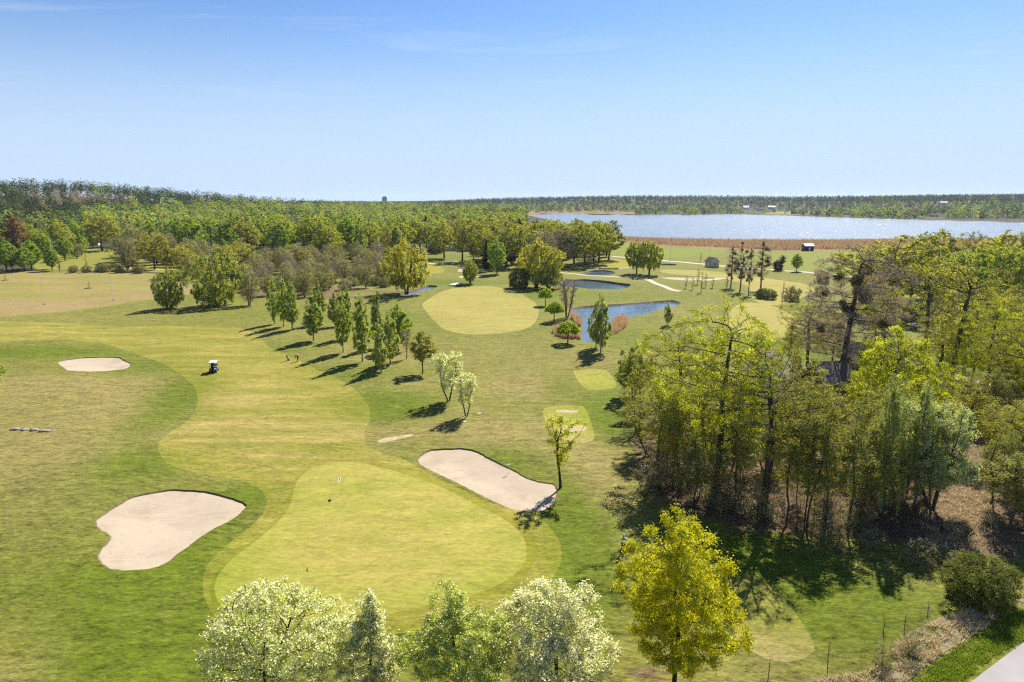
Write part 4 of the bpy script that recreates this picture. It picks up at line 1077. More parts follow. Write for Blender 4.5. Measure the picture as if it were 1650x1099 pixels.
# ------------------------------------------------------------------ the wood on the right: front trees
WR = "trees of the right hand wood"
RW = [
 ('elm', 1152, 800, 466, 215, "tallest yellow topped tree at the left front of the right hand wood"),
 ('longtrunk', 1226, 824, 548, 205, "long bare trunked tree at the wood's front edge, behind the yellow maple"),
 ('slim_yellow', 1060, 770, 590, 86, "olive leafed tree at the left front corner of the wood"),
 ('slim_yellow', 1093, 790, 612, 80, "olive leafed slim tree left of the tallest yellow topped tree"),
 ('oak_near', 1092, 700, 522, 120, "broad olive brown tree behind the left front corner of the wood"),
 ('slim', 1040, 735, 640, 66, "low dark green tree at the left edge of the wood"),
 ('slim', 1118, 815, 690, 70, "low green tree right behind the yellow maple at the foot of the wood"),
 ('slim', 1185, 812, 640, 74, "green slim tree between the tallest tree and the long trunked one"),
 ('slim_yellow', 1268, 838, 640, 84, "yellow green slim tree right of the long trunked tree"),
 ('slim', 1300, 848, 668, 74, "grey green slim tree at the front edge, right of the long trunked tree"),
 ('slim_yellow', 1330, 856, 640, 84, "olive slim tree at the middle of the wood's front edge"),
 ('slim', 1366, 852, 668, 74, "dark green slim tree in the shaded front edge, left of the weeping birches"),
 ('weeping', 1418, 828, 598, 78, "left one of the two pale weeping birches in the wood"),
 ('weeping', 1473, 812, 612, 74, "right one of the two pale weeping birches in the wood"),
 ('silver', 1500, 820, 638, 140, "silvery leaning willow with several stems on the brown bank"),
 ('yellow_near', 1435, 735, 528, 130, "bright yellow tree in the middle of the wood behind the weeping birches"),
 ('yellow_near', 1396, 715, 584, 80, "yellow tree left of the brightest one, in front of the dark roof"),
 ('yellow_near', 1494, 715, 575, 86, "small yellow tree right of the brightest one"),
 ('rook', 1357, 632, 386, 172, "tall bare tree full of dark mistletoe in front of the dark roofed house"),
 ('thin_oak', 1487, 572, 412, 100, "thin leafed crooked tree right of the bare mistletoe tree"),
 ('thin_oak', 1534, 626, 412, 130, "tall thin leafed tree with a straight dark trunk beside the footpath"),
 ('elm', 1582, 656, 470, 140, "yellow green tree with a forked dark trunk at the right, above the footpath"),
 ('oak_near', 1655, 700, 500, 130, "yellow green tree cut by the right edge above the footpath"),
 ('slim_yellow', 1622, 770, 640, 90, "olive yellow tree at the right edge behind the brown bank"),
 ('oak_near', 1665, 815, 625, 130, "big olive tree at the right edge of the picture beside the brown bank"),
 ('slim', 1628, 850, 730, 90, "dark shaded tree at the right edge above the ditch"),
 ('slim', 1598, 812, 700, 70, "dark green slim tree on the upper end of the brown bank"),
 ('oak_near', 1290, 730, 612, 120, "olive tree behind the long trunked tree, in front of the white gable"),
 ('slim_yellow', 1180, 700, 560, 90, "olive tree hidden behind the tallest yellow topped tree"),
 ('slim_yellow', 1310, 690, 606, 70, "yellowish tree at the foot of the dark roofed house"),
 ('slim_yellow', 1345, 745, 634, 80, "yellowish slim tree in front of the dark roofed house"),
 ('slim', 1395, 770, 640, 76, "green slim tree directly behind the left weeping birch"),
 ('slim_yellow', 1545, 745, 610, 80, "olive tree behind the silvery leaning willow"),
 ('slim', 1228, 760, 668, 70, "low green tree in shade behind the long trunked tree"),
 ('slim', 1148, 745, 640, 76, "dark green understorey tree beside the tallest tree's trunk"),
 ('oak_near', 1300, 600, 478, 96, "greyish olive tree left of the bare mistletoe tree"),
 ('yellow_near', 1425, 560, 455, 64, "yellow tree just behind the bare mistletoe tree"),
 ('slim', 1590, 700, 590, 70, "olive undergrowth tree below the forked dark trunk"),
 ('slim_yellow', 1500, 690, 620, 60, "low yellow green tree under the straight dark trunk"),
 ('bare', 1262, 700, 610, 70, "grey twiggy tree beside the white gable"),
 ('bare', 1340, 590, 500, 60, "grey twiggy tree at the left side of the bare mistletoe tree"),
 ('oak_near', 1030, 690, 600, 60, "small olive tree at the left edge of the wood, beside the light green one"),
 ('slim', 1010, 680, 655, 40, "low dark green bush like tree at the wood's left corner"),
 ('thin_oak', 1640, 600, 470, 90, "thin leafed tree near the right edge behind the footpath"),
 ('bare', 1450, 620, 540, 60, "bare grey tree between the yellow tree and the straight dark trunk"),
 ('yellow_near', 1640, 690, 560, 100, "yellow tree at the right edge just above the footpath's bend"),
 ('slim_yellow', 1600, 740, 640, 80, "olive slim tree between the silvery willow and the right edge"),
 ('oak_near', 1670, 640, 480, 120, "tall green tree cut by the right edge behind the footpath"),
 ('slim', 1560, 690, 600, 64, "green slim tree just left of the forked dark trunk"),
 ('slim_yellow', 1470, 700, 600, 66, "olive slim tree between the two yellow trees of the wood"),
 ('oak_near', 1512, 610, 500, 84, "green tree left of the straight dark trunk beside the footpath"),
 ('yellow_near', 1565, 622, 520, 84, "yellow green tree just right of the straight dark trunk"),
 ('oak_near', 1612, 618, 500, 96, "green tree directly above the footpath near the right edge"),
 ('oak_near', 1645, 580, 450, 100, "large green tree at the right edge above the footpath"),
 ('oak_near', 1570, 560, 450, 90, "green tree behind the yellow green one beside the straight trunk"),
 ('yellow_near', 1408, 648, 540, 64, "yellow green tree right at the foot of the bare mistletoe tree"),
 ('slim', 1630, 800, 680, 70, "green slim tree on the right edge of the brown bank"),
 ('slim_yellow', 1650, 850, 720, 74, "olive slim tree cut by the right edge above the ditch"),
 ('thin_oak', 1600, 560, 470, 70, "thin leafed tree behind the forked dark trunk"),
]
for k_, px, pb, pt, w, t_ in RW: tree(k_, px, pb, pt, w, t_, WR)
tree('bush', 1582, 966, 900, 108, "big dark green bush on the roadside below the brown bank", None, 1.0)
OG = "grove of oaks before the lake on the right"
OGL = [
 ('oak_olive', 1428, 505, 375, 140, "broad oak at the left end of the lakeside grove"), ('oak', 1410, 492, 395, 70, "small oak under the left end oak of the lakeside grove"),
 ('oak_olive', 1503, 482, 368, 96, "brownish oak with a rounded top in the middle of the lakeside grove"), ('oak', 1465, 495, 395, 80, "yellow green oak between the broad left oak and the brownish one"),
 ('thin_oak', 1560, 470, 370, 60, "thin crowned oak standing above the others in the lakeside grove"), ('oak_olive', 1610, 478, 368, 90, "broad oak at the right end of the lakeside grove"),
 ('oak', 1600, 505, 390, 84, "bright yellow green oak in front of the right end oak"), ('oak_olive', 1640, 500, 392, 80, "brown oak with a dark trunk at the right picture edge"),
 ('oak', 1540, 500, 400, 80, "green oak in front of the thin crowned one"), ('fresh', 1572, 520, 430, 60, "low green tree at the foot of the lakeside grove"), ('oak_olive', 1660, 470, 372, 80, "far oak cut by the right picture edge"),
 ('scrub', 1440, 520, 480, 50, "grey bush under the broad oak of the lakeside grove"), ('spruce', 1424, 478, 430, 20, "dark conifer under the broad left oak of the lakeside grove"), ('oak', 1508, 515, 420, 70, "olive oak below the brownish round topped one")]
for k_, px, pb, pt, w, t_ in OGL: tree(k_, px, pb, pt, w, t_, OG)
# bushes and shrubs along the wood's foot and the ditch
SH = "low shrubs by the ditch"
for px, pb, pt, w, k_, t_ in [(1424, 1075, 1030, 36, 'shrubby', "dark twiggy shrub in the straw of the ditch, near the road"), (1466, 1052, 1015, 34, 'shrubby', "twiggy shrub in the ditch right of the dark one"), (1405, 884, 850, 46, 'shrubby', "low shrub at the foot of the wood above the tee"),
                          (1345, 882, 852, 40, 'shrubby', "low shrub in the shade left of the tee's lawn"), (1480, 910, 865, 56, 'shrubby', "leafy shrub under the silvery leaning willow"), (1545, 925, 885, 44, 'shrubby', "pale shrub beside the wooden trestle")]:
    tree(k_, px, pb, pt, w, t_, SH)

# ------------------------------------------------------------------ woods tree by tree: the belt on the left and the middle
ORD = "first second third fourth fifth sixth seventh eighth ninth tenth eleventh twelfth thirteenth fourteenth fifteenth sixteenth seventeenth eighteenth nineteenth twentieth".split()
def wood(px_poly, kinds, spacing, hr, place, group, seed, avoid=(), ymin=None, ymax=None, cap=400, scale_w=(0.9, 1.15)):
    """trees scattered over an outlined stretch of ground; each is labelled by kind and by its count from the left"""
    rng = random.Random(seed)
    poly = [P(a, b, 0.0)[:2] for a, b in px_poly]
    xs = [p[0] for p in poly]; ys = [p[1] for p in poly]
    got = []
    tries = 0
    while tries < 6000 and len(got) < cap:
        tries += 1
        x = rng.uniform(min(xs), max(xs)); yv = rng.uniform(min(ys), max(ys))
        if not in_poly(np.array([x]), np.array([yv]), poly)[0]: continue
        if any((x - a) ** 2 + (yv - b) ** 2 < spacing ** 2 for a, b, *_ in got): continue
        got.append((x, yv))
    names = [k for k, w_, d in kinds for _ in range(w_)]
    desc = {k: d for k, w_, d in kinds}
    items = [(x, yv, rng.choice(names)) for x, yv in got]
    byk = {}
    for it in sorted(items, key=lambda t: t[0] / t[1]): byk.setdefault(it[2], []).append(it)
    for k_, L in byk.items():
        for i, (x, yv, _) in enumerate(L):
            z = float(terrain(x, yv))
            h = rng.uniform(*hr) * (0.95 if k_ in ('scrub',) else 1)
            if k_ == 'scrub': h *= 0.5
            w = 2 * PROTO[k_]["R"] * h / PROTO[k_]["H"] * rng.uniform(*scale_w)
            if len(L) == 1: t_ = f"only {desc[k_]} {place}"
            elif i == len(L) - 1 and len(L) > 1: t_ = f"rightmost {desc[k_]} {place}"
            elif i < len(ORD): t_ = f"{ORD[i]} {desc[k_]} from the left {place}"
            else: t_ = f"{ORD[len(L) - 1 - i]} {desc[k_]} from the right {place}" if len(L) - 1 - i < len(ORD) else f"{desc[k_]} {place}"
            put(k_, x, yv, z - 0.1, h, w, t_, group)

wood([(425, 478), (470, 486), (540, 470), (620, 462), (618, 455), (520, 460), (440, 468)], [('alder', 5, "grey alder"), ('scrub', 4, "scrub bush")], 6.5, (6.5, 9), "in the front row of the scrub wood", "alders and scrub of the wood behind the birch row", 1)
wood([(395, 470), (440, 467), (520, 459), (625, 452), (628, 441), (520, 440), (400, 446), (385, 455)], [('alder', 6, "grey alder"), ('scrub', 1, "scrub bush"), ('bare', 1, "bare tree")], 7.0, (7, 9.5), "in the middle of the scrub wood", "alders and scrub of the wood behind the birch row", 2)
wood([(395, 445), (520, 439), (630, 439), (640, 424), (520, 420), (390, 428)], [('alder', 6, "grey alder"), ('oak_olive', 1, "olive oak"), ('bare', 1, "bare tree")], 8.5, (8.5, 11), "at the back of the scrub wood", "alders and scrub of the wood behind the birch row", 3)
wood([(300, 452), (395, 446), (388, 425), (300, 424), (285, 436)], [('alder', 4, "grey alder"), ('oak_olive', 2, "olive oak"), ('fresh', 1, "green tree")], 9, (9, 13), "behind the big dense birch", "trees behind the big birch", 4)
wood([(200, 434), (250, 438), (290, 430), (280, 412), (210, 414)], [('alder', 3, "grey alder"), ('oak_olive', 2, "dark olive oak")], 11, (13, 18), "right of the small lawn on the left", "trees right of the small lawn", 5)
wood([(290, 423), (400, 424), (400, 406), (290, 404)], [('oak_olive', 3, "orange olive oak"), ('fresh', 3, "green tree"), ('tallbirch', 2, "tall birch")], 14, (16, 22), "at the left foot of the wooded hill", "trees at the foot of the wooded hill", 6)
wood([(400, 418), (520, 418), (520, 404), (400, 403)], [('oak', 2, "yellow green oak"), ('fresh', 5, "green tree"), ('tallbirch', 4, "tall birch"), ('oak_olive', 1, "olive oak")], 14, (18, 23), "in the belt behind the scrub wood", "trees of the belt behind the scrub wood", 7)
wood([(520, 420), (640, 424), (650, 408), (520, 402)], [('oak', 3, "yellow green oak"), ('tallbirch', 4, "tall birch"), ('oak_olive', 1, "olive oak"), ('fresh', 4, "green tree")], 13, (17, 22), "behind the yellow willow", "trees behind the yellow willow", 8)
wood([(280, 403), (450, 402), (450, 394), (280, 393)], [('tallbirch', 4, "tall birch"), ('fresh', 3, "green tree"), ('oak', 1, "yellow green oak"), ('spruce', 1, "dark spruce")], 16, (17, 22), "on the lower slope of the wooded hill", "trees on the lower slope of the hill", 9)
wood([(450, 402), (660, 406), (660, 393), (450, 393)], [('tallbirch', 3, "tall birch"), ('fresh', 3, "green tree"), ('oak', 3, "yellow green oak"), ('bare', 1, "bare brown tree")], 16, (17, 22), "in the rear belt left of the far lawn", "trees of the rear belt", 10)
wood([(660, 406), (700, 405), (760, 404), (800, 405), (800, 394), (660, 394)], [('oak', 4, "yellow green oak"), ('oak_olive', 3, "olive oak"), ('spruce', 1, "dark spruce"), ('alder', 1, "grey alder")], 14, (14, 19), "beyond the far lawn", "trees beyond the far lawn", 11)
wood([(780, 432), (830, 432), (900, 436), (985, 424), (972, 402), (860, 404), (790, 410)], [('oak', 5, "yellow green oak"), ('oak_olive', 5, "olive oak"), ('bare', 1, "bare brown tree"), ('spruce', 1, "dark spruce")], 10.5, (16, 20.5), "in the oak grove before the lake", "oaks of the grove before the lake", 12)
wood([(640, 394), (850, 399), (845, 386), (825, 372), (640, 378)], [('oak', 3, "yellow green oak"), ('fresh', 2, "green tree"), ('spruce', 2, "dark spruce"), ('oak_olive', 2, "olive oak"), ('pine', 1, "tall pine")], 19, (15, 20), "in the far wood before the lake", "trees of the far wood before the lake", 13, cap=80)
# left edge
wood([(-70, 440), (85, 436.5), (88, 432), (-70, 434)], [('fresh', 4, "green tree"), ('tallbirch', 1, "birch"), ('scrub', 1, "low bush")], 6.5, (10.5, 13.5), "in the row behind the dry field", "row of trees behind the dry field", 14)
wood([(95, 440), (230, 440.5), (230, 438), (95, 437)], [('scrub', 4, "bare brown bush"), ('sapling', 2, "thin sapling")], 5.5, (6, 8.5), "along the far edge of the dry field", "bushes along the dry field", 15)
wood([(-60, 424), (130, 422), (150, 408), (150, 400), (-60, 400)], [('oak', 2, "yellow green oak"), ('alder', 3, "grey alder"), ('fresh', 3, "green tree"), ('spruce', 2, "dark spruce")], 14, (9, 13), "left of the small lawn on the left", "trees left of the small lawn", 16)
tree('brown', 28, 412, 343, 34, "orange brown leafed tree at the left foot of the hill")
tree('globe', 102, 404, 392, 17, "small umbrella shaped tree on the lawn at the left")
tree('oak_olive', 165, 404, 344, 56, "orange olive oak beside the small lawn on the left")
tree('bigbirch', 112, 405, 377, 34, "low rounded pale green tree behind the umbrella shaped tree")
wood([(-120, 400), (300, 400), (300, 392), (-120, 391)], [('fresh', 4, "green tree"), ('tallbirch', 2, "tall birch"), ('spruce', 2, "dark spruce"), ('oak', 2, "yellow green oak")], 16, (14, 18), "along the left foot of the wooded hill", "trees along the left foot of the hill", 17)
wood([(1290, 470), (1400, 500), (1420, 470), (1330, 448)], [('scrub', 2, "grey bush"), ('bare', 1, "bare tree")], 14, (7, 10), "left of the lakeside grove", "bushes left of the lakeside grove", 18)
wood([(1110, 640), (1260, 690), (1300, 640), (1270, 600), (1160, 590)], [('slim_yellow', 3, "olive slim tree"), ('slim', 3, "green slim tree")], 7, (7, 10), "deep in the wood left of the white gable", "young trees in the wood", 19)
wood([(1400, 700), (1620, 730), (1640, 670), (1420, 640)], [('slim_yellow', 3, "olive slim tree"), ('slim', 3, "green slim tree"), ('bare', 1, "bare grey tree")], 6.5, (6, 9), "below the footpath in the wood", "young trees below the footpath", 20)
wood([(1050, 790), (1110, 815), (1190, 828), (1330, 866), (1400, 858), (1260, 820), (1120, 780), (1060, 750)], [('slim', 2, "dark slim young tree"), ('shrubby', 3, "twiggy shrub")], 3.0, (3, 6), "along the shaded front edge of the wood", "undergrowth along the wood edge", 21)
wood([(1050, 770), (1120, 806), (1230, 822), (1330, 846), (1470, 850), (1450, 800), (1300, 780), (1120, 740), (1050, 730)], [('slim', 4, "slender green tree"), ('slim_yellow', 4, "slender olive tree")], 2.9, (9, 13), "inside the front of the right hand wood", "slender trees in the front of the wood", 23, cap=18, scale_w=(0.65, 0.95))
wood([(1400, 560), (1650, 590), (1650, 540), (1420, 520)], [('thin_oak', 3, "thin leafed tree"), ('alder', 2, "grey alder"), ('bare', 2, "bare grey tree")], 12, (8, 13), "between the footpath and the lakeside grove", "trees between footpath and grove", 22)

# ------------------------------------------------------------------ far woods that read as one mass
def mass_leaf_mat(name, trans=0.35):
    k = NT(name)
    _, c = k.attr("tint")
    g = k.n("ShaderNodeNewGeometry")
    c = k.mix(1.0, c, k.math('ADD', k.math('MULTIPLY', g.outputs["Random Per Island"], 0.35), 0.83), 'MULTIPLY')
    d = k.n("ShaderNodeBsdfDiffuse"); k.l(c, d.inputs[0])
    tr = k.n("ShaderNodeBsdfTranslucent"); k.l(k.mix(1.0, c, (trans * 1.9, trans * 1.9, trans * 1.2), 'MULTIPLY'), tr.inputs[0])
    ad = k.n("ShaderNodeAddShader"); k.l(d.outputs[0], ad.inputs[0]); k.l(tr.outputs[0], ad.inputs[1])
    k.l(ad.outputs[0], k.out.inputs["Surface"])
    return k.m
MASS = mass_leaf_mat("far_wood_leaves", 0.38)

TINTS = {'green': (0.130, 0.172, 0.036), 'olive': (0.165, 0.160, 0.038), 'yellow': (0.205, 0.205, 0.026), 'pine': (0.032, 0.046, 0.022), 'spruce': (0.022, 0.031, 0.016), 'bare': (0.19, 0.155, 0.13), 'copper': (0.165, 0.105, 0.03), 'fresh': (0.150, 0.198, 0.038)}
def mass_wood(name, spots, label, seed, clump, n_leaf):
    """spots: (x, y, z, height, radius, kind) of every tree in the mass"""
    rng = np.random.default_rng(seed)
    Cs, Ts, Ss, Os = [], [], [], []
    for x, yv, z, h, r, kd in spots:
        t = np.array(TINTS[kd]) * rng.uniform(0.62, 1.4) * rng.uniform(0.93, 1.07, 3)
        n = n_leaf
        u = rng.random(n); a = rng.uniform(0, 2 * np.pi, n)
        if kd in ('spruce',):
            hh = u ** 1.3; rr = r * 0.62 * (1 - hh) ** 0.8; b0 = 0.08
        elif kd == 'pine':
            hh = u; rr = r * 0.75 * np.sqrt(np.clip(1 - (1.9 * hh - 0.9) ** 2, 0.04, 1)); b0 = 0.42
        else:
            hh = u; rr = r * np.clip(np.sin(np.pi * np.clip(hh * 0.85 + 0.13, 0, 1)), 0.05, 1) ** 0.6; b0 = 0.15
        s3 = np.sin(3 * a + x) * 0.18 + np.sin(2 * a + 5 * hh + yv) * 0.15
        rr = rr * (1 + s3) * rng.random(n) ** 0.22
        C = np.stack([x + rr * np.cos(a), yv + rr * np.sin(a), z + h * (b0 + (1 - b0) * hh)], 1)
        O_ = C - np.array([x, yv, z + h * (b0 + (1 - b0) * 0.35)]); O_ /= np.linalg.norm(O_, axis=1, keepdims=True) + 1e-6; Os.append(O_)
        Cs.append(C); Ts.append(np.repeat(t[None], n, 0)); Ss.append(np.full(n, clump * (0.75 if kd in ('pine', 'spruce') else 1.0) * (0.6 if kd == 'bare' else 1)))
    O = np.concatenate(Os); C = np.concatenate(Cs); T = np.concatenate(Ts); S = np.concatenate(Ss)
    V = leaf_quads(rng, np.zeros_like(C), 1.0, 0.5, 0.8, O * 1.4).reshape(-1, 4, 3) * S[:, None, None] + C[:, None, :]
    me = quads_mesh(name, V.reshape(-1, 3), np.arange(4 * len(C)).reshape(-1, 4), [MASS])
    at = me.attributes.new("tint", 'FLOAT_COLOR', 'POINT')
    col = np.ones((len(C) * 4, 4), dtype=np.float32); col[:, :3] = np.repeat(T, 4, 0)
    at.data.foreach_set("color", col.ravel())
    o_ = obj(name, me)
    return tag(o_, label, None, None, "stuff")

def pick(rng, tab):
    s = rng.random() * sum(w for _, w in tab)
    for k_, w in tab:
        s -= w
        if s <= 0: return k_
    return tab[-1][0]

rng = random.Random(5)
hill = []
lawn = [P(a, b, 0.0)[:2] for a, b in [(90, 425), (215, 432), (210, 408), (160, 398), (95, 400)]]
y = 500.0
while y < 1500:
    s = 9.0 + (y - 500) * 0.012
    x = -0.92 * y if y < 960 else -0.42 * y
    lim = 0.015 * y
    while x < lim:
        xx = x + rng.uniform(-.5, .5) * s; yy = y + rng.uniform(-.5, .5) * s
        z = float(terrain(xx, yy))
        u = 825 + 1100 * xx / yy / math.cos(PITCH) * 1.0
        bare = (abs((xx + 445) / 52) ** 2 + abs((yy - 715) / 55) ** 2 < 1) or rng.random() < 0.03
        if bare: kd = 'bare'
        elif z > 13.5 + 5 * math.sin(xx * 0.02) : kd = pick(rng, [('pine', 9), ('spruce', 4), ('green', .6), ('olive', .6)])
        elif math.sin(xx * 0.021 + 1.2 * math.sin(yy * 0.017)) * math.sin(yy * 0.026 + xx * 0.008) > 0.45: kd = pick(rng, [('pine', 4), ('spruce', 4), ('bare', 1)])
        elif z > 9: kd = pick(rng, [('green', 5), ('fresh', 3), ('pine', 2), ('spruce', 1), ('olive', 2), ('bare', 1)])
        else: kd = pick(rng, [('green', 5), ('fresh', 4), ('yellow', 2), ('olive', 3), ('spruce', 1.5), ('copper', 0.4)])
        if yy > 900 and kd != 'bare' and rng.random() < .4: kd = 'pine'
        h = rng.uniform(13, 21) if kd != 'bare' else rng.uniform(10, 14)
        if yy > 1150 and xx / yy > -0.25: h *= 0.8
        hill.append((xx, yy, z, h, h * 0.33 * rng.uniform(0.8, 1.35), kd))
        x += s
    y += s * 0.95
mass_wood("hill_forest", hill, "mixed pine and birch wood covering the hill on the left", 3, 1.7, 90)

far = []
y = 1080.0
lkp = outline(LAKE_PX, 4)
cl = [P(a, b, 0.0)[:2] for a, b in [(1190, 344.5), (1330, 347), (1330, 340), (1190, 339)]]
while y < 2900:
    s = 11.5 + (y - 1080) * 0.010
    x = 0.045 * y
    row = []
    while x < 0.95 * y:
        row.append((x + rng.uniform(-.5, .5) * s, y + rng.uniform(-.5, .5) * s)); x += s
    if y > 1500:
        x = -0.30 * y
        while x < 0.05 * y:
            row.append((x + rng.uniform(-.5, .5) * s, y + rng.uniform(-.5, .5) * s)); x += s
    far += row
    y += s
P2 = np.array(far)
ins = in_poly(P2[:, 0], P2[:, 1], lkp); dl = poly_dist(P2[:, 0], P2[:, 1], lkp)
far2 = []
HOUSES_PX = [(1187, 331.5, 1650), (1209, 333, 1600), (1227, 331.5, 1650), (1270, 339.5, 1450), (1075, 344.2, 1460), (1447, 342, 1330), (1492, 333.5, 1500), (1480, 347.5, 1180), (1345, 348, 1370)]
HP = [((a - 825) / 1100 * yv / math.cos(PITCH), yv) for a, b, yv in HOUSES_PX]
for (xx, yy), i_, d_ in zip(far, ins, dl):
    if i_ or d_ < 9: continue
    if yy < 1300 and xx / yy < 0.30: continue
    u = xx / yy
    if any(abs(xx - hx * yy / hy) < 17 and -150 < yy - hy < 12 for hx, hy in HP): continue
    if 0.335 < u < 0.46 and 1330 < yy < 1590 and rng.random() < 0.93: continue
    if 0.02 < u < 0.175 and yy < 1530 and rng.random() < 0.93: continue
    z = float(terrain(xx, yy))
    if yy > 1760 - 560 * max(u, 0): kd = pick(rng, [('pine', 7), ('spruce', 6), ('green', .5)])
    else: kd = pick(rng, [('green', 5), ('pine', 5), ('olive', 2), ('fresh', 1), ('spruce', 4), ('bare', 1)])
    h = rng.uniform(11, 18)
    far2.append((xx, yy, z - 0.3, h, h * 0.34 * rng.uniform(0.9, 1.25), kd))
mass_wood("far_shore_forest", far2, "dark pine and birch wood along the far shore of the lake", 4, 3.0, 34)
# rising wood far behind the middle, up to the skyline
mid = []
y = 620.0
while y < 1500:
    s = 12.5 + (y - 620) * 0.012
    x = -0.20 * y
    while x < (0.018 if y < 1480 else 0.045) * y:
        xx = x + rng.uniform(-.5, .5) * s; yy = y + rng.uniform(-.5, .5) * s
        kd = pick(rng, [('green', 4), ('yellow', 2), ('fresh', 2), ('olive', 3), ('pine', 2), ('spruce', 2), ('bare', 1)])
        h = rng.uniform(12, 19) if yy < 900 else rng.uniform(10, 15)
        if math.sin(xx * 0.025 + 1.5 * math.sin(yy * 0.011)) * math.sin(yy * 0.016 + xx * 0.01) > 0.5: kd = pick(rng, [('pine', 4), ('spruce', 3)])
        mid.append((xx, yy, float(terrain(xx, yy)) - 0.2, h, h * 0.33, kd)); x += s
    y += s
mass_wood("distant_wood", mid, "mixed wood behind the middle lawn up to the skyline", 6, 1.9, 80)

# reeds and straw: nobody could count the blades
def blades(name, XY, h, w, mat, seed, label, lean=0.25, zoff=0.0):
    rng = np.random.default_rng(seed)
    n = len(XY)
    z = terrain(XY[:, 0], XY[:, 1]) + zoff
    B = np.stack([XY[:, 0], XY[:, 1], z], 1)
    hh = h * rng.uniform(0.5, 1.25, n)
    a = rng.uniform(0, 2 * np.pi, n)
    side = np.stack([np.cos(a), np.sin(a), np.zeros(n)], 1) * (w * rng.uniform(0.6, 1.4, n) / 2)[:, None]
    tip = rng.normal(0, lean, (n, 3)) * hh[:, None]; tip[:, 2] = hh * np.clip(1 - np.abs(rng.normal(0, lean, n)), 0.25, 1)
    mid_ = tip * 0.55; mid_[:, 2] = tip[:, 2] * 0.68
    V = np.stack([B - side, B + side, B + mid_ + side * 0.8, B + mid_ - side * 0.8, B + tip + side * 0.15, B + tip - side * 0.15], 1).reshape(-1, 3)
    q = np.array([[0, 1, 2, 3], [3, 2, 4, 5]])
    Q = (np.arange(n) * 6)[:, None, None] + q[None]
    return tag(obj(name, quads_mesh(name, V, Q.reshape(-1, 4), [mat])), label, None, None, "stuff")

def scatter_in(poly, n, seed, clumpy=0.0):
    rng = np.random.default_rng(seed)
    p = np.array(poly)
    out = []
    while sum(map(len, out)) < n:
        q = rng.uniform(p.min(0), p.max(0), (n * 3, 2))
        q = q[in_poly(q[:, 0], q[:, 1], poly)]
        if clumpy > 0:
            f = np.sin(q[:, 0] * 2.1 + np.sin(q[:, 1] * 1.7) * 2) * np.sin(q[:, 1] * 2.6 + np.sin(q[:, 0] * 1.3) * 2)
            q = q[rng.random(len(q)) < np.clip(0.5 + f * clumpy, 0.03, 1)]
        out.append(q)
    return np.concatenate(out)[:n]
def px_poly(pts): return [P(a, b, 0.0)[:2] for a, b in pts]
L_REED = leaf_mat("dry_reed", (0.275, 0.195, 0.110), (0.17, 0.120, 0.066), 0.3, (1.1, 1.0, 0.8), 0.0)
L_REEDP = leaf_mat("pond_reed", (0.36, 0.245, 0.14), (0.22, 0.14, 0.075), 0.3, (1.1, 1.0, 0.8), 0.0)
L_STRAW = leaf_mat("straw_blade", (0.50, 0.42, 0.28), (0.30, 0.24, 0.13), 0.3, (1.1, 1.05, 0.8), 0.0)
L_GRASS = leaf_mat("verge_blade", (0.150, 0.180, 0.014), (0.092, 0.118, 0.009), 0.4, (1.15, 1.2, 0.6), 0.0)
blades("lake_reeds", scatter_in(px_poly([(985, 383.4), (1010, 387.5), (1060, 394), (1170, 399), (1250, 403.5), (1330, 402), (1450, 401), (1700, 401), (1700, 387), (1500, 387.5), (1300, 389), (1200, 388.6), (1100, 387.2), (1040, 385.4)]), 26000, 1, 0.2), 2.3, 0.34, L_REED, 2, "broad bed of brown reeds along the near shore of the lake", 0.12)
for i_, (pp, n_, t_) in enumerate([([(919, 511), (930, 512), (938, 520), (936, 527), (926, 522)], 900, "clump of red brown reeds at the left bank of the largest pond"),
        ([(890, 535), (900, 528), (908, 541), (933, 541), (936, 548), (905, 547), (893, 541)], 1700, "red brown reeds under the nearest round topped tree"),
        ([(985, 532), (992, 516), (1005, 513), (1012, 518), (1010, 527), (998, 535), (988, 540)], 1900, "tall reed clump right of the pale birch by the largest pond"),
        ([(952, 547), (962, 540), (966, 548)], 260, "few thin reeds left of the pale birch's foot")]):
    blades("pond_reeds", scatter_in(px_poly(pp), n_, 20 + i_, 0.9), 1.9, 0.07, L_REEDP, 30 + i_, t_, 0.14, -0.3)
blades("ditch_straw", scatter_in(px_poly([(1245, 1106), (1278, 1088), (1337, 1075), (1402, 1064), (1452, 1026), (1502, 1002), (1560, 986), (1600, 978), (1600, 1000), (1560, 1025), (1500, 1055), (1440, 1092), (1400, 1118), (1250, 1120)]), 7500, 3, 0.8), 0.42, 0.035, L_STRAW, 4, "dry matted straw in the ditch beside the road", 0.55)
blades("verge_tufts", scatter_in(px_poly([(1432, 1105), (1500, 1060), (1560, 1027), (1600, 1002), (1650, 982), (1700, 965), (1700, 1004), (1650, 1026), (1600, 1050), (1562, 1076), (1530, 1100), (1500, 1120)]), 22000, 5, 0.4), 0.2, 0.028, L_GRASS, 6, "rich green grass tufts of the road verge", 0.4)
blades("brown_bank_weeds", scatter_in(px_poly([(1480, 850), (1500, 790), (1560, 760), (1610, 820), (1600, 890), (1540, 910), (1500, 890)]), 5000, 7, 0.6), 0.35, 0.04, L_STRAW, 8, "dry weeds on the brown bank in the wood", 0.5)
blades("wood_undergrowth", scatter_in(px_poly([(1040, 780), (1100, 812), (1200, 832), (1330, 870), (1470, 880), (1480, 830), (1300, 790), (1120, 740), (1040, 720)]), 9000, 9, 0.5), 0.7, 0.035, leaf_mat("dead_stalk", (0.13, 0.10, 0.06), (0.06, 0.055, 0.02), 0.3, (1.1, 1.05, 0.8), 0.0), 10, "dead stalks and brush along the shaded edge of the wood", 0.45)

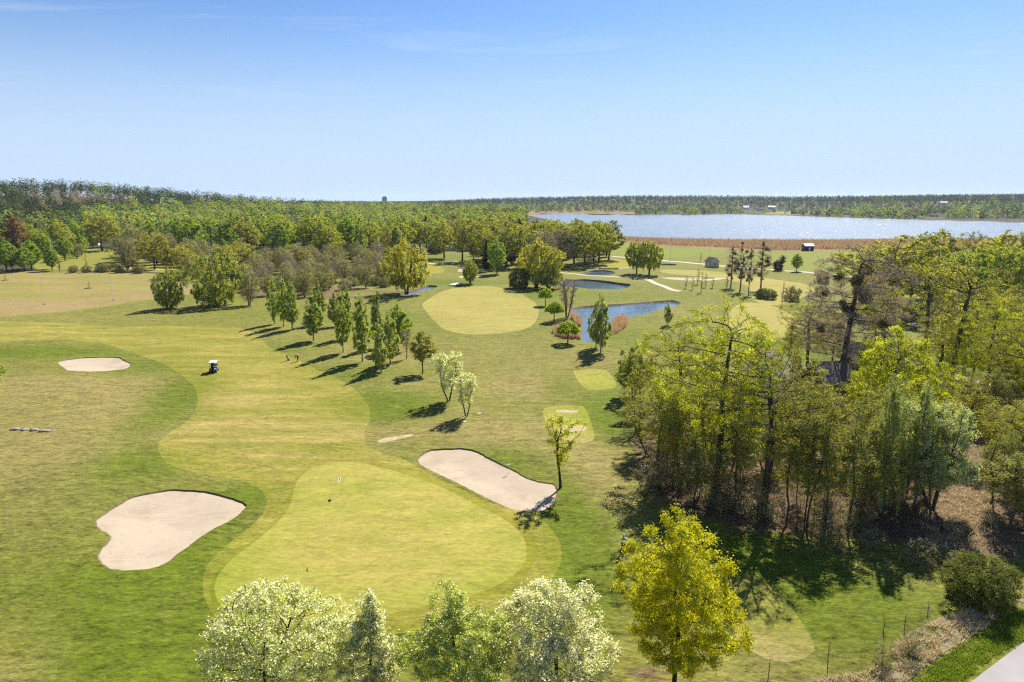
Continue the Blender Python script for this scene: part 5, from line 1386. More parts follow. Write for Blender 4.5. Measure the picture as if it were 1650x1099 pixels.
# ------------------------------------------------------------------ buildings
M_WHITE = plain("white_paint", (0.74, 0.73, 0.70), 0.6, 0.3)
M_CREAM = plain("cream_boards", (0.55, 0.50, 0.40), 0.7, 0.2)
M_RED = plain("falu_red_boards", (0.20, 0.045, 0.03), 0.8, 0.15)
M_DARKWOOD = plain("dark_wood", (0.055, 0.042, 0.035), 0.8, 0.15)
M_GREYROOF = plain("grey_roof", (0.14, 0.125, 0.115), 0.85, 0.15, var=0.3, scale=3)
M_TILE = plain("red_tile_roof", (0.30, 0.13, 0.085), 0.85, 0.15, var=0.2)
M_DKROOF = plain("dark_roof", (0.05, 0.046, 0.045), 0.8, 0.2, var=0.25)
M_PALEROOF = plain("pale_metal_roof", (0.62, 0.62, 0.62), 0.4, 0.5)
M_GLASS = plain("window_glass", (0.02, 0.025, 0.03), 0.08, 0.6)
M_CONC = plain("concrete", (0.46, 0.44, 0.41), 0.85, 0.2, var=0.15)
M_TOWER = plain("tower_facade", (0.20, 0.25, 0.33), 0.4, 0.5)
M_STEEL = plain("galvanised_steel", (0.42, 0.43, 0.44), 0.45, 0.5, 0.3)
M_WOOD = plain("weathered_wood", (0.17, 0.135, 0.10), 0.85, 0.15, var=0.3)
M_STONE = plain("grey_stone", (0.30, 0.27, 0.245), 0.9, 0.15, var=0.35, scale=3)

def house(name, x, y, z, rz, w, d, hw, hr, wall, roof, label, cat="house", group=None, wins=3, chimney=True, over=0.4, trim=None):
    """gabled house: w along its ridge, d across"""
    r = empty(name, (x, y, z), rz)
    trim = trim or M_WHITE
    bm = bmesh.new()
    vs = [bm.verts.new(p) for p in [(-w/2, -d/2, -1.0), (w/2, -d/2, -1.0), (w/2, d/2, -1.0), (-w/2, d/2, -1.0), (-w/2, -d/2, hw), (w/2, -d/2, hw), (w/2, d/2, hw), (-w/2, d/2, hw), (-w/2, 0, hw + hr - .06), (w/2, 0, hw + hr - .06)]]
    for f in [(0, 1, 5, 4), (2, 3, 7, 6), (1, 2, 6, 9, 5), (3, 0, 4, 8, 7)]: bm.faces.new([vs[i] for i in f])
    bm_obj("wall", bm, wall, r)
    bm = bmesh.new()
    sl = math.atan2(hr, d / 2)
    L = math.hypot(hr, d / 2) + over
    for s in (-1, 1):
        cy = s * (math.cos(sl) * L / 2); cz = hw + hr + 0.06 - math.sin(sl) * L / 2
        add_box(bm, (0, cy, cz), (w + 2 * over, L, 0.12), Matrix.Rotation(-s * sl, 3, 'X'))
    ro = bm_obj("roof", bm, roof, r)
    bm = bmesh.new()
    for e in (-1, 1):
        for s in (-1, 1):
            cy = s * (math.cos(sl) * L / 2); cz = hw + hr - 0.03 - math.sin(sl) * L / 2
            add_box(bm, (e * (w / 2 + over + 0.02), cy, cz), (0.04, L, 0.26), Matrix.Rotation(-s * sl, 3, 'X'))
    bm_obj("gable_board", bm, trim, ro)
    if chimney:
        bm = bmesh.new(); add_box(bm, (w * 0.18, 0.15 * d, hw + hr * 0.85), (0.7, 0.6, 1.5)); bm_obj("chimney", bm, M_TILE, ro)
    def win(cx, cy, cz, ww, hh, ax, sgn):
        bm = bmesh.new()
        t = 0.05
        if ax == 'y':
            for dx_, sx_ in ((-ww/2, .09), (ww/2, .09), (0, .05)): add_box(bm, (cx + dx_, cy + sgn * t, cz), (sx_, .07, hh))
            for dz_ in (-hh/2, hh/2): add_box(bm, (cx, cy + sgn * (t + .003), cz + dz_), (ww + .15, .07, .09))
        else:
            for dx_, sx_ in ((-ww/2, .09), (ww/2, .09), (0, .05)): add_box(bm, (cx + sgn * t, cy + dx_, cz), (.07, sx_, hh))
            for dz_ in (-hh/2, hh/2): add_box(bm, (cx + sgn * (t + .003), cy, cz + dz_), (.07, ww + .15, .09))
        f = bm_obj("window", bm, trim, r)
        bm = bmesh.new()
        add_box(bm, (cx + (sgn * .02 if ax == 'x' else 0), cy + (sgn * .02 if ax == 'y' else 0), cz), ((.02, ww - .02, hh - .02) if ax == 'x' else (ww - .02, .02, hh - .02)))
        bm_obj("pane", bm, M_GLASS, f)
    for i in range(wins):
        cx = -w / 2 + w * (i + 0.5) / wins
        if i == wins // 2:
            bm = bmesh.new(); add_box(bm, (cx, -d/2 - .03, 1.02), (0.95, .06, 2.04)); dd = bm_obj("door", bm, trim, r)
            bm = bmesh.new(); add_ball(bm, (cx + .36, -d/2 - .09, 1.02), .04); bm_obj("handle", bm, M_STEEL, dd)
        else: win(cx, -d/2, hw * .58, min(1.2, w / wins * .6), hw * .42, 'y', -1)
        win(cx, d/2, hw * .58, min(1.2, w / wins * .6), hw * .42, 'y', 1)
    for s in (-1, 1): win(s * w / 2, 0, hw * .62, 1.1, hw * .42, 'x', s)
    tag(r, label, cat, group)
    return r

R = math.radians
def at(px, py): return P(px, py)
x, y, z = at(1236, 632); house("white_house", x, y, z, R(62), 11, 8, 3.0, 3.2, M_WHITE, M_GREYROOF, "white gabled house hidden behind the trees of the right hand wood")
x, y, z = at(1352, 636); house("brown_house", x, y, z, R(8), 9, 7, 2.8, 2.6, M_DARKWOOD, M_GREYROOF, "dark brown house with grey roof behind the bare mistletoe tree")
x, y, z = at(1400, 596); house("garden_house", x, y, z, R(-35), 7, 6, 2.4, 2.2, M_DARKWOOD, M_DKROOF, "small dark roofed house right of the bare mistletoe tree", wins=1)
x, y, z = at(1147, 430.5); house("pump_house", x, y, z, R(-70), 4.6, 4.2, 2.7, 1.7, M_CREAM, M_DKROOF, "small cream hut with a dark roof beside the far road", "hut", wins=1, chimney=False)
x, y, z = at(1301, 404); house("field_shed", x, y, z, R(10), 5.5, 4, 3.0, 1.2, M_DARKWOOD, M_PALEROOF, "small grey shed with a pale roof at the edge of the reeds", "shed", wins=1, chimney=False)
FH = "houses on the far shore of the lake"
for (px, py, yv), w, d, hw, hr, wl, rf, t_, rz in [
        ((1187, 0, 1650), 17, 11, 6, 3.5, M_WHITE, M_PALEROOF, "white house with a pale roof, leftmost of the houses high on the far shore", 5), ((1209, 0, 1600), 16, 10, 5, 3.5, M_CREAM, M_GREYROOF, "cream house between the two white ones high on the far shore", 20),
        ((1227, 0, 1650), 20, 11, 6, 3.5, M_WHITE, M_PALEROOF, "white house with a pale roof right of the cream one on the far shore", -10), ((1271, 0, 1450), 44, 12, 5, 5, M_DARKWOOD, M_DKROOF, "long dark barn in the clearing on the far shore", 2),
        ((1078, 0, 1455), 13, 8, 4, 2.5, M_WHITE, M_GREYROOF, "white boathouse at the waterline left of the clearing", 0), ((1447, 0, 1330), 19, 10, 5, 4.5, M_CREAM, M_TILE, "house with a red tiled roof on the far shore", 8),
        ((1492, 0, 1500), 20, 11, 6, 3, M_WHITE, M_PALEROOF, "white house with a pale roof among tall pines on the far shore", -5), ((1480, 0, 1180), 16, 9, 3.5, 3, M_CREAM, M_GREYROOF, "low grey house near the water right of the red tiled one", 4), ((1345, 0, 1345), 10, 6, 3, 2, M_RED, M_DKROOF, "small red boathouse at the waterline on the far shore", 0)]:
    xx = (px - 825) / 1100 * yv / math.cos(PITCH) * 1.0
    house("far_house", xx, yv, float(terrain(xx, yv)), R(rz), w * .75, d * .75, hw * .8, hr * .8, wl, rf, t_, "house", FH)
for px, py, w, t_, wl, rf, rz in [(526, 383, 30, "long white walled building half hidden by the birches of the left belt", M_WHITE, M_PALEROOF, 3), (722, 403, 9, "pale low cottage between the dark trunked oaks beyond the far lawn", M_WHITE, M_GREYROOF, 5), (668, 393, 8, "small white cottage behind the top of the yellow willow", M_WHITE, M_PALEROOF, 20),
                           (686, 386, 12, "low pale cottage further behind the yellow willow", M_CREAM, M_GREYROOF, 0), (150, 384, 8, "tiny white roofed cabin under trees at the foot of the hill", M_WHITE, M_PALEROOF, 10)]:
    x, y, z = at(px, py); house("cottage", x, y, z, R(rz), w, 7, 2.7, 2.2, wl, rf, t_, "cottage", None, wins=3)

# far high-rise on the skyline
yv = 2600.0; xx = (628 - 825) / 1100 * yv / math.cos(PITCH); zz = float(terrain(xx, yv))
tw = empty("tower_block", (xx, yv, zz), R(12))
topz = height_at(628, 317.6, yv) - zz
bm = bmesh.new(); add_box(bm, (0, 0, topz / 2), (17, 15, topz)); bm_obj("body", bm, M_TOWER, tw)
bm = bmesh.new(); add_box(bm, (0, 0, topz + 1.5), (9, 7, 3)); bm_obj("plant_room", bm, M_CONC, tw)
bm = bmesh.new()
for i in range(int(topz / 3.2)): add_box(bm, (0, -7.55, 2.2 + i * 3.2), (15.4, 0.2, 1.3))
bm_obj("window_band", bm, M_GLASS, tw)
bm = bmesh.new()
for s in (-1, 1): add_box(bm, (s * 8.6, 0, topz / 2), (0.3, 15.2, topz - .4))
bm_obj("end_wall", bm, M_WHITE, tw)
tag(tw, "lone high-rise block far away on the skyline", "tower block")

# ------------------------------------------------------------------ bridges, posts, poles
x, y, z = at(735, 459.5)
br = empty("footbridge", (x, y, z), R(64))
bm = bmesh.new(); add_box(bm, (0, 0, 0.35), (5.6, 2.6, 0.22), None, 0.04); bm_obj("deck", bm, M_WHITE, br)
bm = bmesh.new()
for s in (-1, 1): add_box(bm, (0, s * 1.24, 0.52), (5.7, 0.14, 0.13))
bm_obj("kerb_beam", bm, M_CONC, br)
bm = bmesh.new()
for s in (-1, 1): add_box(bm, (s * 2.6, 0, -0.1), (0.5, 2.7, 0.68))
bm_obj("abutment", bm, M_CONC, br)
tag(br, "small white footbridge over the creek above the oval fairway", "bridge")
x, y, z = at(980, 433.5)
br = empty("plank_bridge", (x, y, z), R(6))
bm = bmesh.new()
for i in range(18): add_box(bm, (-4.2 + i * 0.5, 0, 0.55), (0.46, 2.0, 0.08))
bm_obj("deck", bm, M_WOOD, br)
bm = bmesh.new()
for s in (-1, 1): add_box(bm, (0, s * 0.8, 0.40), (9, 0.16, 0.22))
bm_obj("beam", bm, M_DARKWOOD, br)
bm = bmesh.new()
for s in (-1, 1):
    for e in (-3.6, 3.6): add_box(bm, (e, s * 0.8, -0.1), (0.2, 0.2, 0.8))
bm_obj("support", bm, M_DARKWOOD, br)
tag(br, "low dark plank bridge at the head of the small far pond", "bridge")

def pole(px, pb, pt, r, mat, name, label, cat, group=None, lean=0.0, rings=True):
    x, y, z = at(px, pb); h = height_at(px, pt, y) - z
    e = empty(name, (x, y, z)); e.rotation_euler = (0, -lean, 0)
    bm = bmesh.new(); add_tube(bm, (0, 0, -0.1), (0, 0, h), r, r * 0.7, 10); bm_obj("pole", bm, mat, e)
    bm = bmesh.new(); add_tube(bm, (0, 0, -0.05), (0, 0, 0.12), r * 4.5, r * 3.5, 12); bm_obj("base", bm, M_DARKWOOD, e)
    bm = bmesh.new(); add_ball(bm, (0, 0, h), r * 1.15); bm_obj("cap", bm, mat, e)
    tag(e, label, cat, group); return e, h
pole(71, 490.5, 446, 0.075, M_WHITE, "tall_pole", "left one of the two tall thin white poles on the dry field", "pole", "tall white poles on the dry field")
pole(182, 484, 444, 0.075, M_WHITE, "tall_pole", "right one of the two tall thin white poles on the dry field", "pole", "tall white poles on the dry field")
for px, pb, t_ in [(9, 451.5, "left"), (143.5, 464.5, "right")]:
    x, y, z = at(px, pb); e = empty("planted_sapling", (x, y, z))
    bm = bmesh.new()
    bmesh.ops.create_icosphere(bm, subdivisions=3, radius=1.0, matrix=Matrix.Translation((0, 0, 0.0)) @ Matrix.Diagonal((1.3, 1.3, 0.28, 1)))
    for v in bm.verts: v.co += Vector((random.uniform(-.06, .06), random.uniform(-.06, .06), random.uniform(-.04, .04)))
    bm_obj("mulch", bm, SOIL, e)
    bm = bmesh.new(); add_tube(bm, (0, 0, 0), (0.05, 0, 2.6), 0.05, 0.02, 6); add_tube(bm, (0.03, 0, 1.6), (0.3, 0.1, 2.2), 0.02, 0.008, 5); add_tube(bm, (0.03, 0, 1.9), (-0.25, -0.1, 2.4), 0.02, 0.008, 5); bm_obj("stem", bm, M_DARKWOOD, e)
    bm = bmesh.new()
    for a in (0.25, -0.25): add_tube(bm, (a, 0, 0), (a, 0, 1.6), 0.04, 0.04, 6)
    add_box(bm, (0, 0, 1.5), (0.56, 0.03, 0.08)); bm_obj("stake", bm, M_WOOD, e)
    tag(e, f"{t_} newly planted sapling in a dark mulch ring on the dry field", "sapling", "newly planted saplings on the dry field")

def lamp(px, pb, pt, label, globe=False):
    x, y, z = at(px, pb); h = height_at(px, pt, y) - z
    e = empty("street_lamp", (x, y, z))
    bm = bmesh.new(); add_tube(bm, (0, 0, 0), (0, 0, h), 0.09, 0.05, 10); add_tube(bm, (0, 0, 0), (0, 0, 0.9), 0.14, 0.12, 10); bm_obj("post", bm, M_DARKWOOD if globe else M_STEEL, e)
    bm = bmesh.new()
    if globe: add_ball(bm, (0, 0, h + .2), 0.26)
    else: add_tube(bm, (0, 0, h - .05), (1.1, 0, h + .12), 0.035, 0.03, 8); add_box(bm, (1.25, 0, h + .13), (0.6, 0.24, 0.12), None, 0.03)
    bm_obj("lamp_head", bm, M_WHITE, e)
    tag(e, label, "street lamp")
lamp(1080, 421, 398, "street lamp left of the cream hut on the far road")
lamp(1143, 425, 397, "street lamp above the cream hut on the far road")
lamp(1267, 404, 386, "tall lamp post at the edge of the reeds left of the grey shed")
lamp(1549, 612, 583, "lamp with a white globe beside the footpath in the wood", True)

def crooked_stake(px, pb, pt, dx, label):
    x, y, z = at(px, pb); h = height_at(px, pt, y) - z
    e = empty("fence_stake", (x, y, z))
    bm = bmesh.new()
    p = Vector((0, 0, -0.2)); q = Vector((dx * .3, .02, h * .45)); t = Vector((dx * .15, 0, h * .75)); u = Vector((dx, 0.02, h))
    add_tube(bm, p, q, .030, .027, 7); add_tube(bm, q, t, .027, .024, 7); add_tube(bm, t, u, .024, .012, 7)
    bm_obj("stick", bm, M_WOOD, e)
    bm = bmesh.new(); add_tube(bm, q, q + Vector((.16, .05, .14)), .018, .008, 5); bm_obj("snag", bm, M_DARKWOOD, e)
    tag(e, label, "stake", "crooked stakes along the ditch")
for a in [(1238, 1090, 1060, .08, "leftmost crooked stake at the lower end of the worn tee"), (1334, 1062, 1033, .06, "second crooked stake from the left, right of the worn tee"), (1423, 1018, 998, .1, "third crooked stake from the left, behind the dark shrub"), (1457, 1014, 988, .04, "fourth crooked stake from the left, the straightest"), (1495, 992, 969, -.08, "rightmost crooked stake near the shadow of the big bush")]:
    crooked_stake(*a)

x, y, z = at(1541, 915)
e = empty("wooden_trestle", (x, y, z), R(20))
bm = bmesh.new(); add_tube(bm, (-.9, 0, 0), (.55, .1, 1.25), .06, .05, 7); bm_obj("leaning_pole", bm, M_WOOD, e)
bm = bmesh.new(); add_tube(bm, (.35, 0, -.1), (-.25, .1, 1.35), .06, .05, 7); bm_obj("leaning_pole", bm, M_WOOD, e)
bm = bmesh.new(); add_tube(bm, (-.1, .25, -.1), (-.16, .25, 1.9), .06, .05, 7); bm_obj("upright_post", bm, M_WOOD, e)
for i in range(4):
    bm = bmesh.new(); add_box(bm, (-.62 + i * .16, -.02, .32 + i * .14), (.07, .75, .05), Matrix.Rotation(.15, 3, 'Y')); bm_obj("rung", bm, M_CONC, e)
tag(e, "old wooden trestle of crossed poles with pale rungs above the big roadside bush", "trestle")

# stone ledge showing through the rough on the left
for i, (px, py, L_, t_) in enumerate([(26, 692, 1.5, "left end stone of the ledge in the dry rough"), (40, 693, 1.0, "small middle stone of the ledge in the dry rough"), (55, 693.5, 1.2, "third stone from the left of the ledge in the dry rough"), (72, 695, 1.9, "largest, right end stone of the ledge in the dry rough")]):
    x, y, z = at(px, py)
    bm = bmesh.new(); bmesh.ops.create_icosphere(bm, subdivisions=3, radius=1)
    rr = random.Random(i)
    for v in bm.verts:
        n_ = math.sin(v.co.x * 5 + i) * .08 + math.sin(v.co.y * 7 + 2 * i) * .07 + rr.uniform(-.05, .05)
        v.co *= 1 + n_
        v.co = Vector((v.co.x * L_ / 2, v.co.y * .38, max(v.co.z, -.6) * .22))
    tag(bm_obj("ledge_stone", bm, M_STONE, None, (x, y, z + .04)), t_, "stone", "stones of the low ledge in the rough")

# ------------------------------------------------------------------ golf things
M_FLAGR = plain("red_flag_cloth", (0.55, 0.03, 0.02), 0.8, 0.1)
M_FLAGW = plain("white_flag_cloth", (0.78, 0.78, 0.78), 0.8, 0.1)
M_FLAGB = plain("blue_flag_cloth", (0.03, 0.06, 0.28), 0.8, 0.1)
M_BLACK = plain("black_rubber", (0.015, 0.015, 0.016), 0.7, 0.3)
M_NAVY = plain("navy_paint", (0.020, 0.026, 0.055), 0.3, 0.5)
M_CHROME = plain("metal_shaft", (0.5, 0.5, 0.5), 0.3, 0.5, 0.9)
def flag(px, pb, pt, m1, m2, label, ang):
    x, y, z = at(px, pb); h = height_at(px, pt, y) - z
    e = empty("golf_flag", (x, y, z), ang)
    bm = bmesh.new(); add_tube(bm, (0, 0, -.1), (0, 0, h), .014, .010, 8); bm_obj("pole", bm, M_FLAGW, e)
    def cloth(u0, u1, v0, v1, mat, name, off=0.0):
        bm = bmesh.new(); g = []
        for i in range(13):
            for j in range(9):
                u = u0 + (u1 - u0) * i / 12; v = v0 + (v1 - v0) * j / 8
                g.append(bm.verts.new((.02 + u * .50 * (1 - .12 * v), .05 * math.sin(u * 6 + v) * u + off, h - .02 - v * .36 - .16 * u * u)))
        for i in range(12):
            for j in range(8): bm.faces.new([g[i * 9 + j], g[(i + 1) * 9 + j], g[(i + 1) * 9 + j + 1], g[i * 9 + j + 1]])
        bmesh.ops.solidify(bm, geom=bm.faces[:], thickness=.006)
        return bm_obj(name, bm, mat, e, smooth=True)
    cloth(0, 1, 0, 1, m1, "flag_cloth")
    for o_ in (-.012, .012): cloth(.3, .75, .25, .75, m2, "flag_emblem", o_)
    bm = bmesh.new(); add_tube(bm, (0, 0, -.12), (0, 0, .006), .054, .054, 16); bm_obj("cup", bm, M_BLACK, e)
    tag(e, label, "golf flag", "flags on the putting green")
flag(551, 797, 769.5, M_FLAGW, M_FLAGB, "white and blue flag at the far end of the putting green", R(140))
flag(498, 948, 915.5, M_FLAGR, M_FLAGW, "red and white flag on the near part of the putting green", R(118))
x, y, z = at(820, 760)
e = empty("bunker_rake", (x, y, z - .3), .4)
bm = bmesh.new(); add_tube(bm, (0, 0, 0), (.05, 0, 1.15), .02, .016, 8); bm_obj("handle", bm, M_WHITE, e)
bm = bmesh.new(); add_box(bm, (0, 0, 1.17), (.5, .05, .05))
for i in range(9): add_box(bm, (-.22 + i * .055, .03, 1.12), (.015, .015, .1))
bm_obj("rake_head", bm, M_WHITE, e)
tag(e, "white bunker rake standing at the upper edge of the long bunker", "rake")
for px, py, t_ in [(772, 666.5, "small white marker plate in the rough right of the leaning blossoming tree"), (748.5, 680.5, "small white marker plate in the shadow of the leaning blossoming tree")]:
    x, y, z = at(px, py)
    e = empty("marker_plate", (x, y, z), .3)
    bm = bmesh.new(); add_box(bm, (0, 0, .05), (.55, .26, .07), None, .02); bm_obj("plate", bm, M_WHITE, e)
    bm = bmesh.new(); add_tube(bm, (0, 0, -.15), (0, 0, .02), .03, .03, 6); bm_obj("spike", bm, M_STEEL, e)
    tag(e, t_, "marker", "marker plates in the rough")

# golf cart, seen from the front
x, y, z = at(345, 599)
gc = empty("golf_cart", (x, y, z), R(12))
bm = bmesh.new()
prof = [(-1.15, .32), (-1.18, .62), (-1.02, .80), (-.72, .86), (-.60, .40), (.15, .40), (.18, .72), (.85, .74), (1.10, .66), (1.12, .34)]   # side outline, nose at -y
vl = [[bm.verts.new((s * .56, a, b)) for a, b in prof] for s in (-1, 1)]
n_ = len(prof)
for i in range(n_): bm.faces.new([vl[0][i], vl[0][(i + 1) % n_], vl[1][(i + 1) % n_], vl[1][i]])
bm.faces.new(vl[0][::-1]); bm.faces.new(vl[1])
bmesh.ops.bevel(bm, geom=bm.edges[:], offset=.05, segments=2, affect='EDGES')
bm_obj("body", bm, M_NAVY, gc, smooth=True)
bm = bmesh.new(); add_box(bm, (0, .42, .80), (1.05, .52, .14), None, .05); bm_obj("seat", bm, plain("cart_seat", (.30, .28, .26), .6), gc)
bm = bmesh.new(); add_box(bm, (0, .74, 1.10), (1.05, .12, .45), Matrix.Rotation(-.15, 3, 'X'), .05); bm_obj("backrest", bm, plain("cart_backrest", (.32, .30, .28), .6), gc)
bm = bmesh.new(); add_box(bm, (0, .05, 1.84), (1.26, 1.95, .09), None, .04); add_box(bm, (0, .05, 1.90), (1.05, 1.7, .06), None, .025); bm_obj("roof", bm, plain("cart_roof", (.80, .77, .70), .45), gc)
for s in (-1, 1):
    bm = bmesh.new(); add_tube(bm, (s * .53, -.78, .82), (s * .55, -.62, 1.82), .022, .022, 8); bm_obj("roof_post", bm, M_BLACK, gc)
    bm = bmesh.new(); add_tube(bm, (s * .53, .92, .72), (s * .55, .86, 1.82), .022, .022, 8); bm_obj("roof_post", bm, M_BLACK, gc)
def clear_mat():
    k = NT("clear_screen")
    g = k.n("ShaderNodeBsdfGlass"); g.inputs["IOR"].default_value = 1.05; g.inputs["Roughness"].default_value = 0.02; g.inputs["Color"].default_value = (.9, .93, .95, 1)
    k.l(g.outputs[0], k.out.inputs["Surface"]); return k.m
bm = bmesh.new(); add_box(bm, (0, -.70, 1.32), (1.02, .012, .92), Matrix.Rotation(-.16, 3, 'X')); bm_obj("windscreen", bm, clear_mat(), gc)
for s in (-1, 1):
    for yy in (-.82, .72):
        bm = bmesh.new()
        bmesh.ops.create_cone(bm, cap_ends=True, segments=20, radius1=.24, radius2=.24, depth=.20, matrix=Matrix.Translation((s * .56, yy, .24)) @ Matrix.Rotation(math.pi / 2, 4, 'Y'))
        bmesh.ops.bevel(bm, geom=[e_ for e_ in bm.edges if len(e_.link_faces) == 2 and any(len(f.verts) > 4 for f in e_.link_faces)], offset=.04, segments=2, affect='EDGES')
        wh = bm_obj("wheel", bm, M_BLACK, gc)
        bm = bmesh.new(); bmesh.ops.create_cone(bm, cap_ends=True, segments=16, radius1=.12, radius2=.10, depth=.03, matrix=Matrix.Translation((s * .665, yy, .24)) @ Matrix.Rotation(math.pi / 2 * s, 4, 'Y')); bm_obj("rim", bm, M_WHITE, wh)
    bm = bmesh.new(); add_ball(bm, (s * .36, -1.17, .60), .075, (1.2, .5, .8)); bm_obj("headlight", bm, M_WHITE, gc)
bm = bmesh.new()
tor = [(math.cos(a) * .17, math.sin(a) * .17) for a in np.linspace(0, 2 * math.pi, 17)[:-1]]
for i in range(16):
    a = tor[i]; b = tor[(i + 1) % 16]
    add_tube(bm, (-.27 + a[0], -.28 + a[1] * .5, 1.0 + a[1] * .86), (-.27 + b[0], -.28 + b[1] * .5, 1.0 + b[1] * .86), .016, .016, 6)
add_tube(bm, (-.27, -.28, 1.0), (-.27, -.55, .78), .02, .02, 6); bm_obj("steering_wheel", bm, M_BLACK, gc)
tag(gc, "dark golf cart with a cream roof standing on the fairway", "golf cart")

# golf bag on a trolley beside the golfer on the fairway
x, y, z = at(463.5, 581)
tr = empty("golf_trolley", (x, y, z), R(25))
bm = bmesh.new(); add_tube(bm, (.12, 0, .22), (-.14, 0, 1.0), .13, .15, 12); bm_obj("golf_bag", bm, plain("bag_fabric", (.06, .04, .05), .8), tr)
bm = bmesh.new(); add_tube(bm, (.05, -.10, .45), (-.04, -.12, .75), .09, .09, 10); bm_obj("bag_pocket", bm, plain("bag_pocket_fabric", (.55, .42, .45), .8), tr)
for i in range(5):
    bm = bmesh.new(); a = i * 1.25; p = Vector((-.14 + .07 * math.cos(a), .07 * math.sin(a), .95)); q = p + Vector((-.10, 0, .28 + .03 * i)); add_tube(bm, p, q, .008, .008, 5); add_ball(bm, q, .045, (1, 1.3, .8), 1); bm_obj("club", bm, M_CHROME if i % 2 else M_WHITE, tr)
for s in (-1, 1):
    bm = bmesh.new(); bmesh.ops.create_cone(bm, cap_ends=True, segments=18, radius1=.16, radius2=.16, depth=.05, matrix=Matrix.Translation((.16, s * .34, .16)) @ Matrix.Rotation(math.pi / 2, 4, 'X')); wh = bm_obj("wheel", bm, M_BLACK, tr)
    bm = bmesh.new(); bmesh.ops.create_cone(bm, cap_ends=True, segments=12, radius1=.08, radius2=.08, depth=.012, matrix=Matrix.Translation((.16, s * .372, .16)) @ Matrix.Rotation(math.pi / 2, 4, 'X')); bm_obj("rim", bm, M_WHITE, wh)
bm = bmesh.new(); add_tube(bm, (.16, -.33, .16), (.16, .33, .16), .015, .015, 6); add_tube(bm, (.20, 0, .16), (-.34, 0, 1.02), .018, .018, 6); add_tube(bm, (-.34, -.14, 1.02), (-.34, .14, 1.02), .018, .018, 6); add_tube(bm, (.20, 0, .16), (-.28, 0, .05), .015, .015, 6); bm_obj("trolley_frame", bm, M_STEEL, tr)
tag(tr, "golf bag on a two wheeled trolley left of the golfer on the fairway", "golf trolley")

# ------------------------------------------------------------------ people
M_SKIN = plain("skin", (0.48, 0.29, 0.20), 0.55, 0.3, var=0.06)
M_HAIR = plain("dark_hair", (0.03, 0.02, 0.015), 0.6, 0.3)
def skin_obj(name, verts, edges, rads, mat, parent, root=0, sub=2):
    me = bpy.data.meshes.new(name); me.from_pydata([tuple(v) for v in verts], edges, [])
    ob = bpy.data.objects.new(name, me); COL.objects.link(ob)
    sk = ob.modifiers.new("skin", 'SKIN'); sk.use_smooth_shade = True
    ss = ob.modifiers.new("sub", 'SUBSURF'); ss.levels = sub; ss.render_levels = sub
    for i, d in enumerate(me.skin_vertices[0].data):
        d.radius = (rads[i], rads[i]) if not isinstance(rads[i], tuple) else rads[i]; d.use_root = (i == root)
    bpy.context.view_layer.update()
    dg = bpy.context.evaluated_depsgraph_get()
    m2 = bpy.data.meshes.new_from_object(ob.evaluated_get(dg))
    bpy.data.objects.remove(ob)
    m2.materials.clear(); m2.materials.append(mat)
    m2.polygons.foreach_set("use_smooth", np.ones(len(m2.polygons), dtype=bool))
    return obj(name, m2, parent)

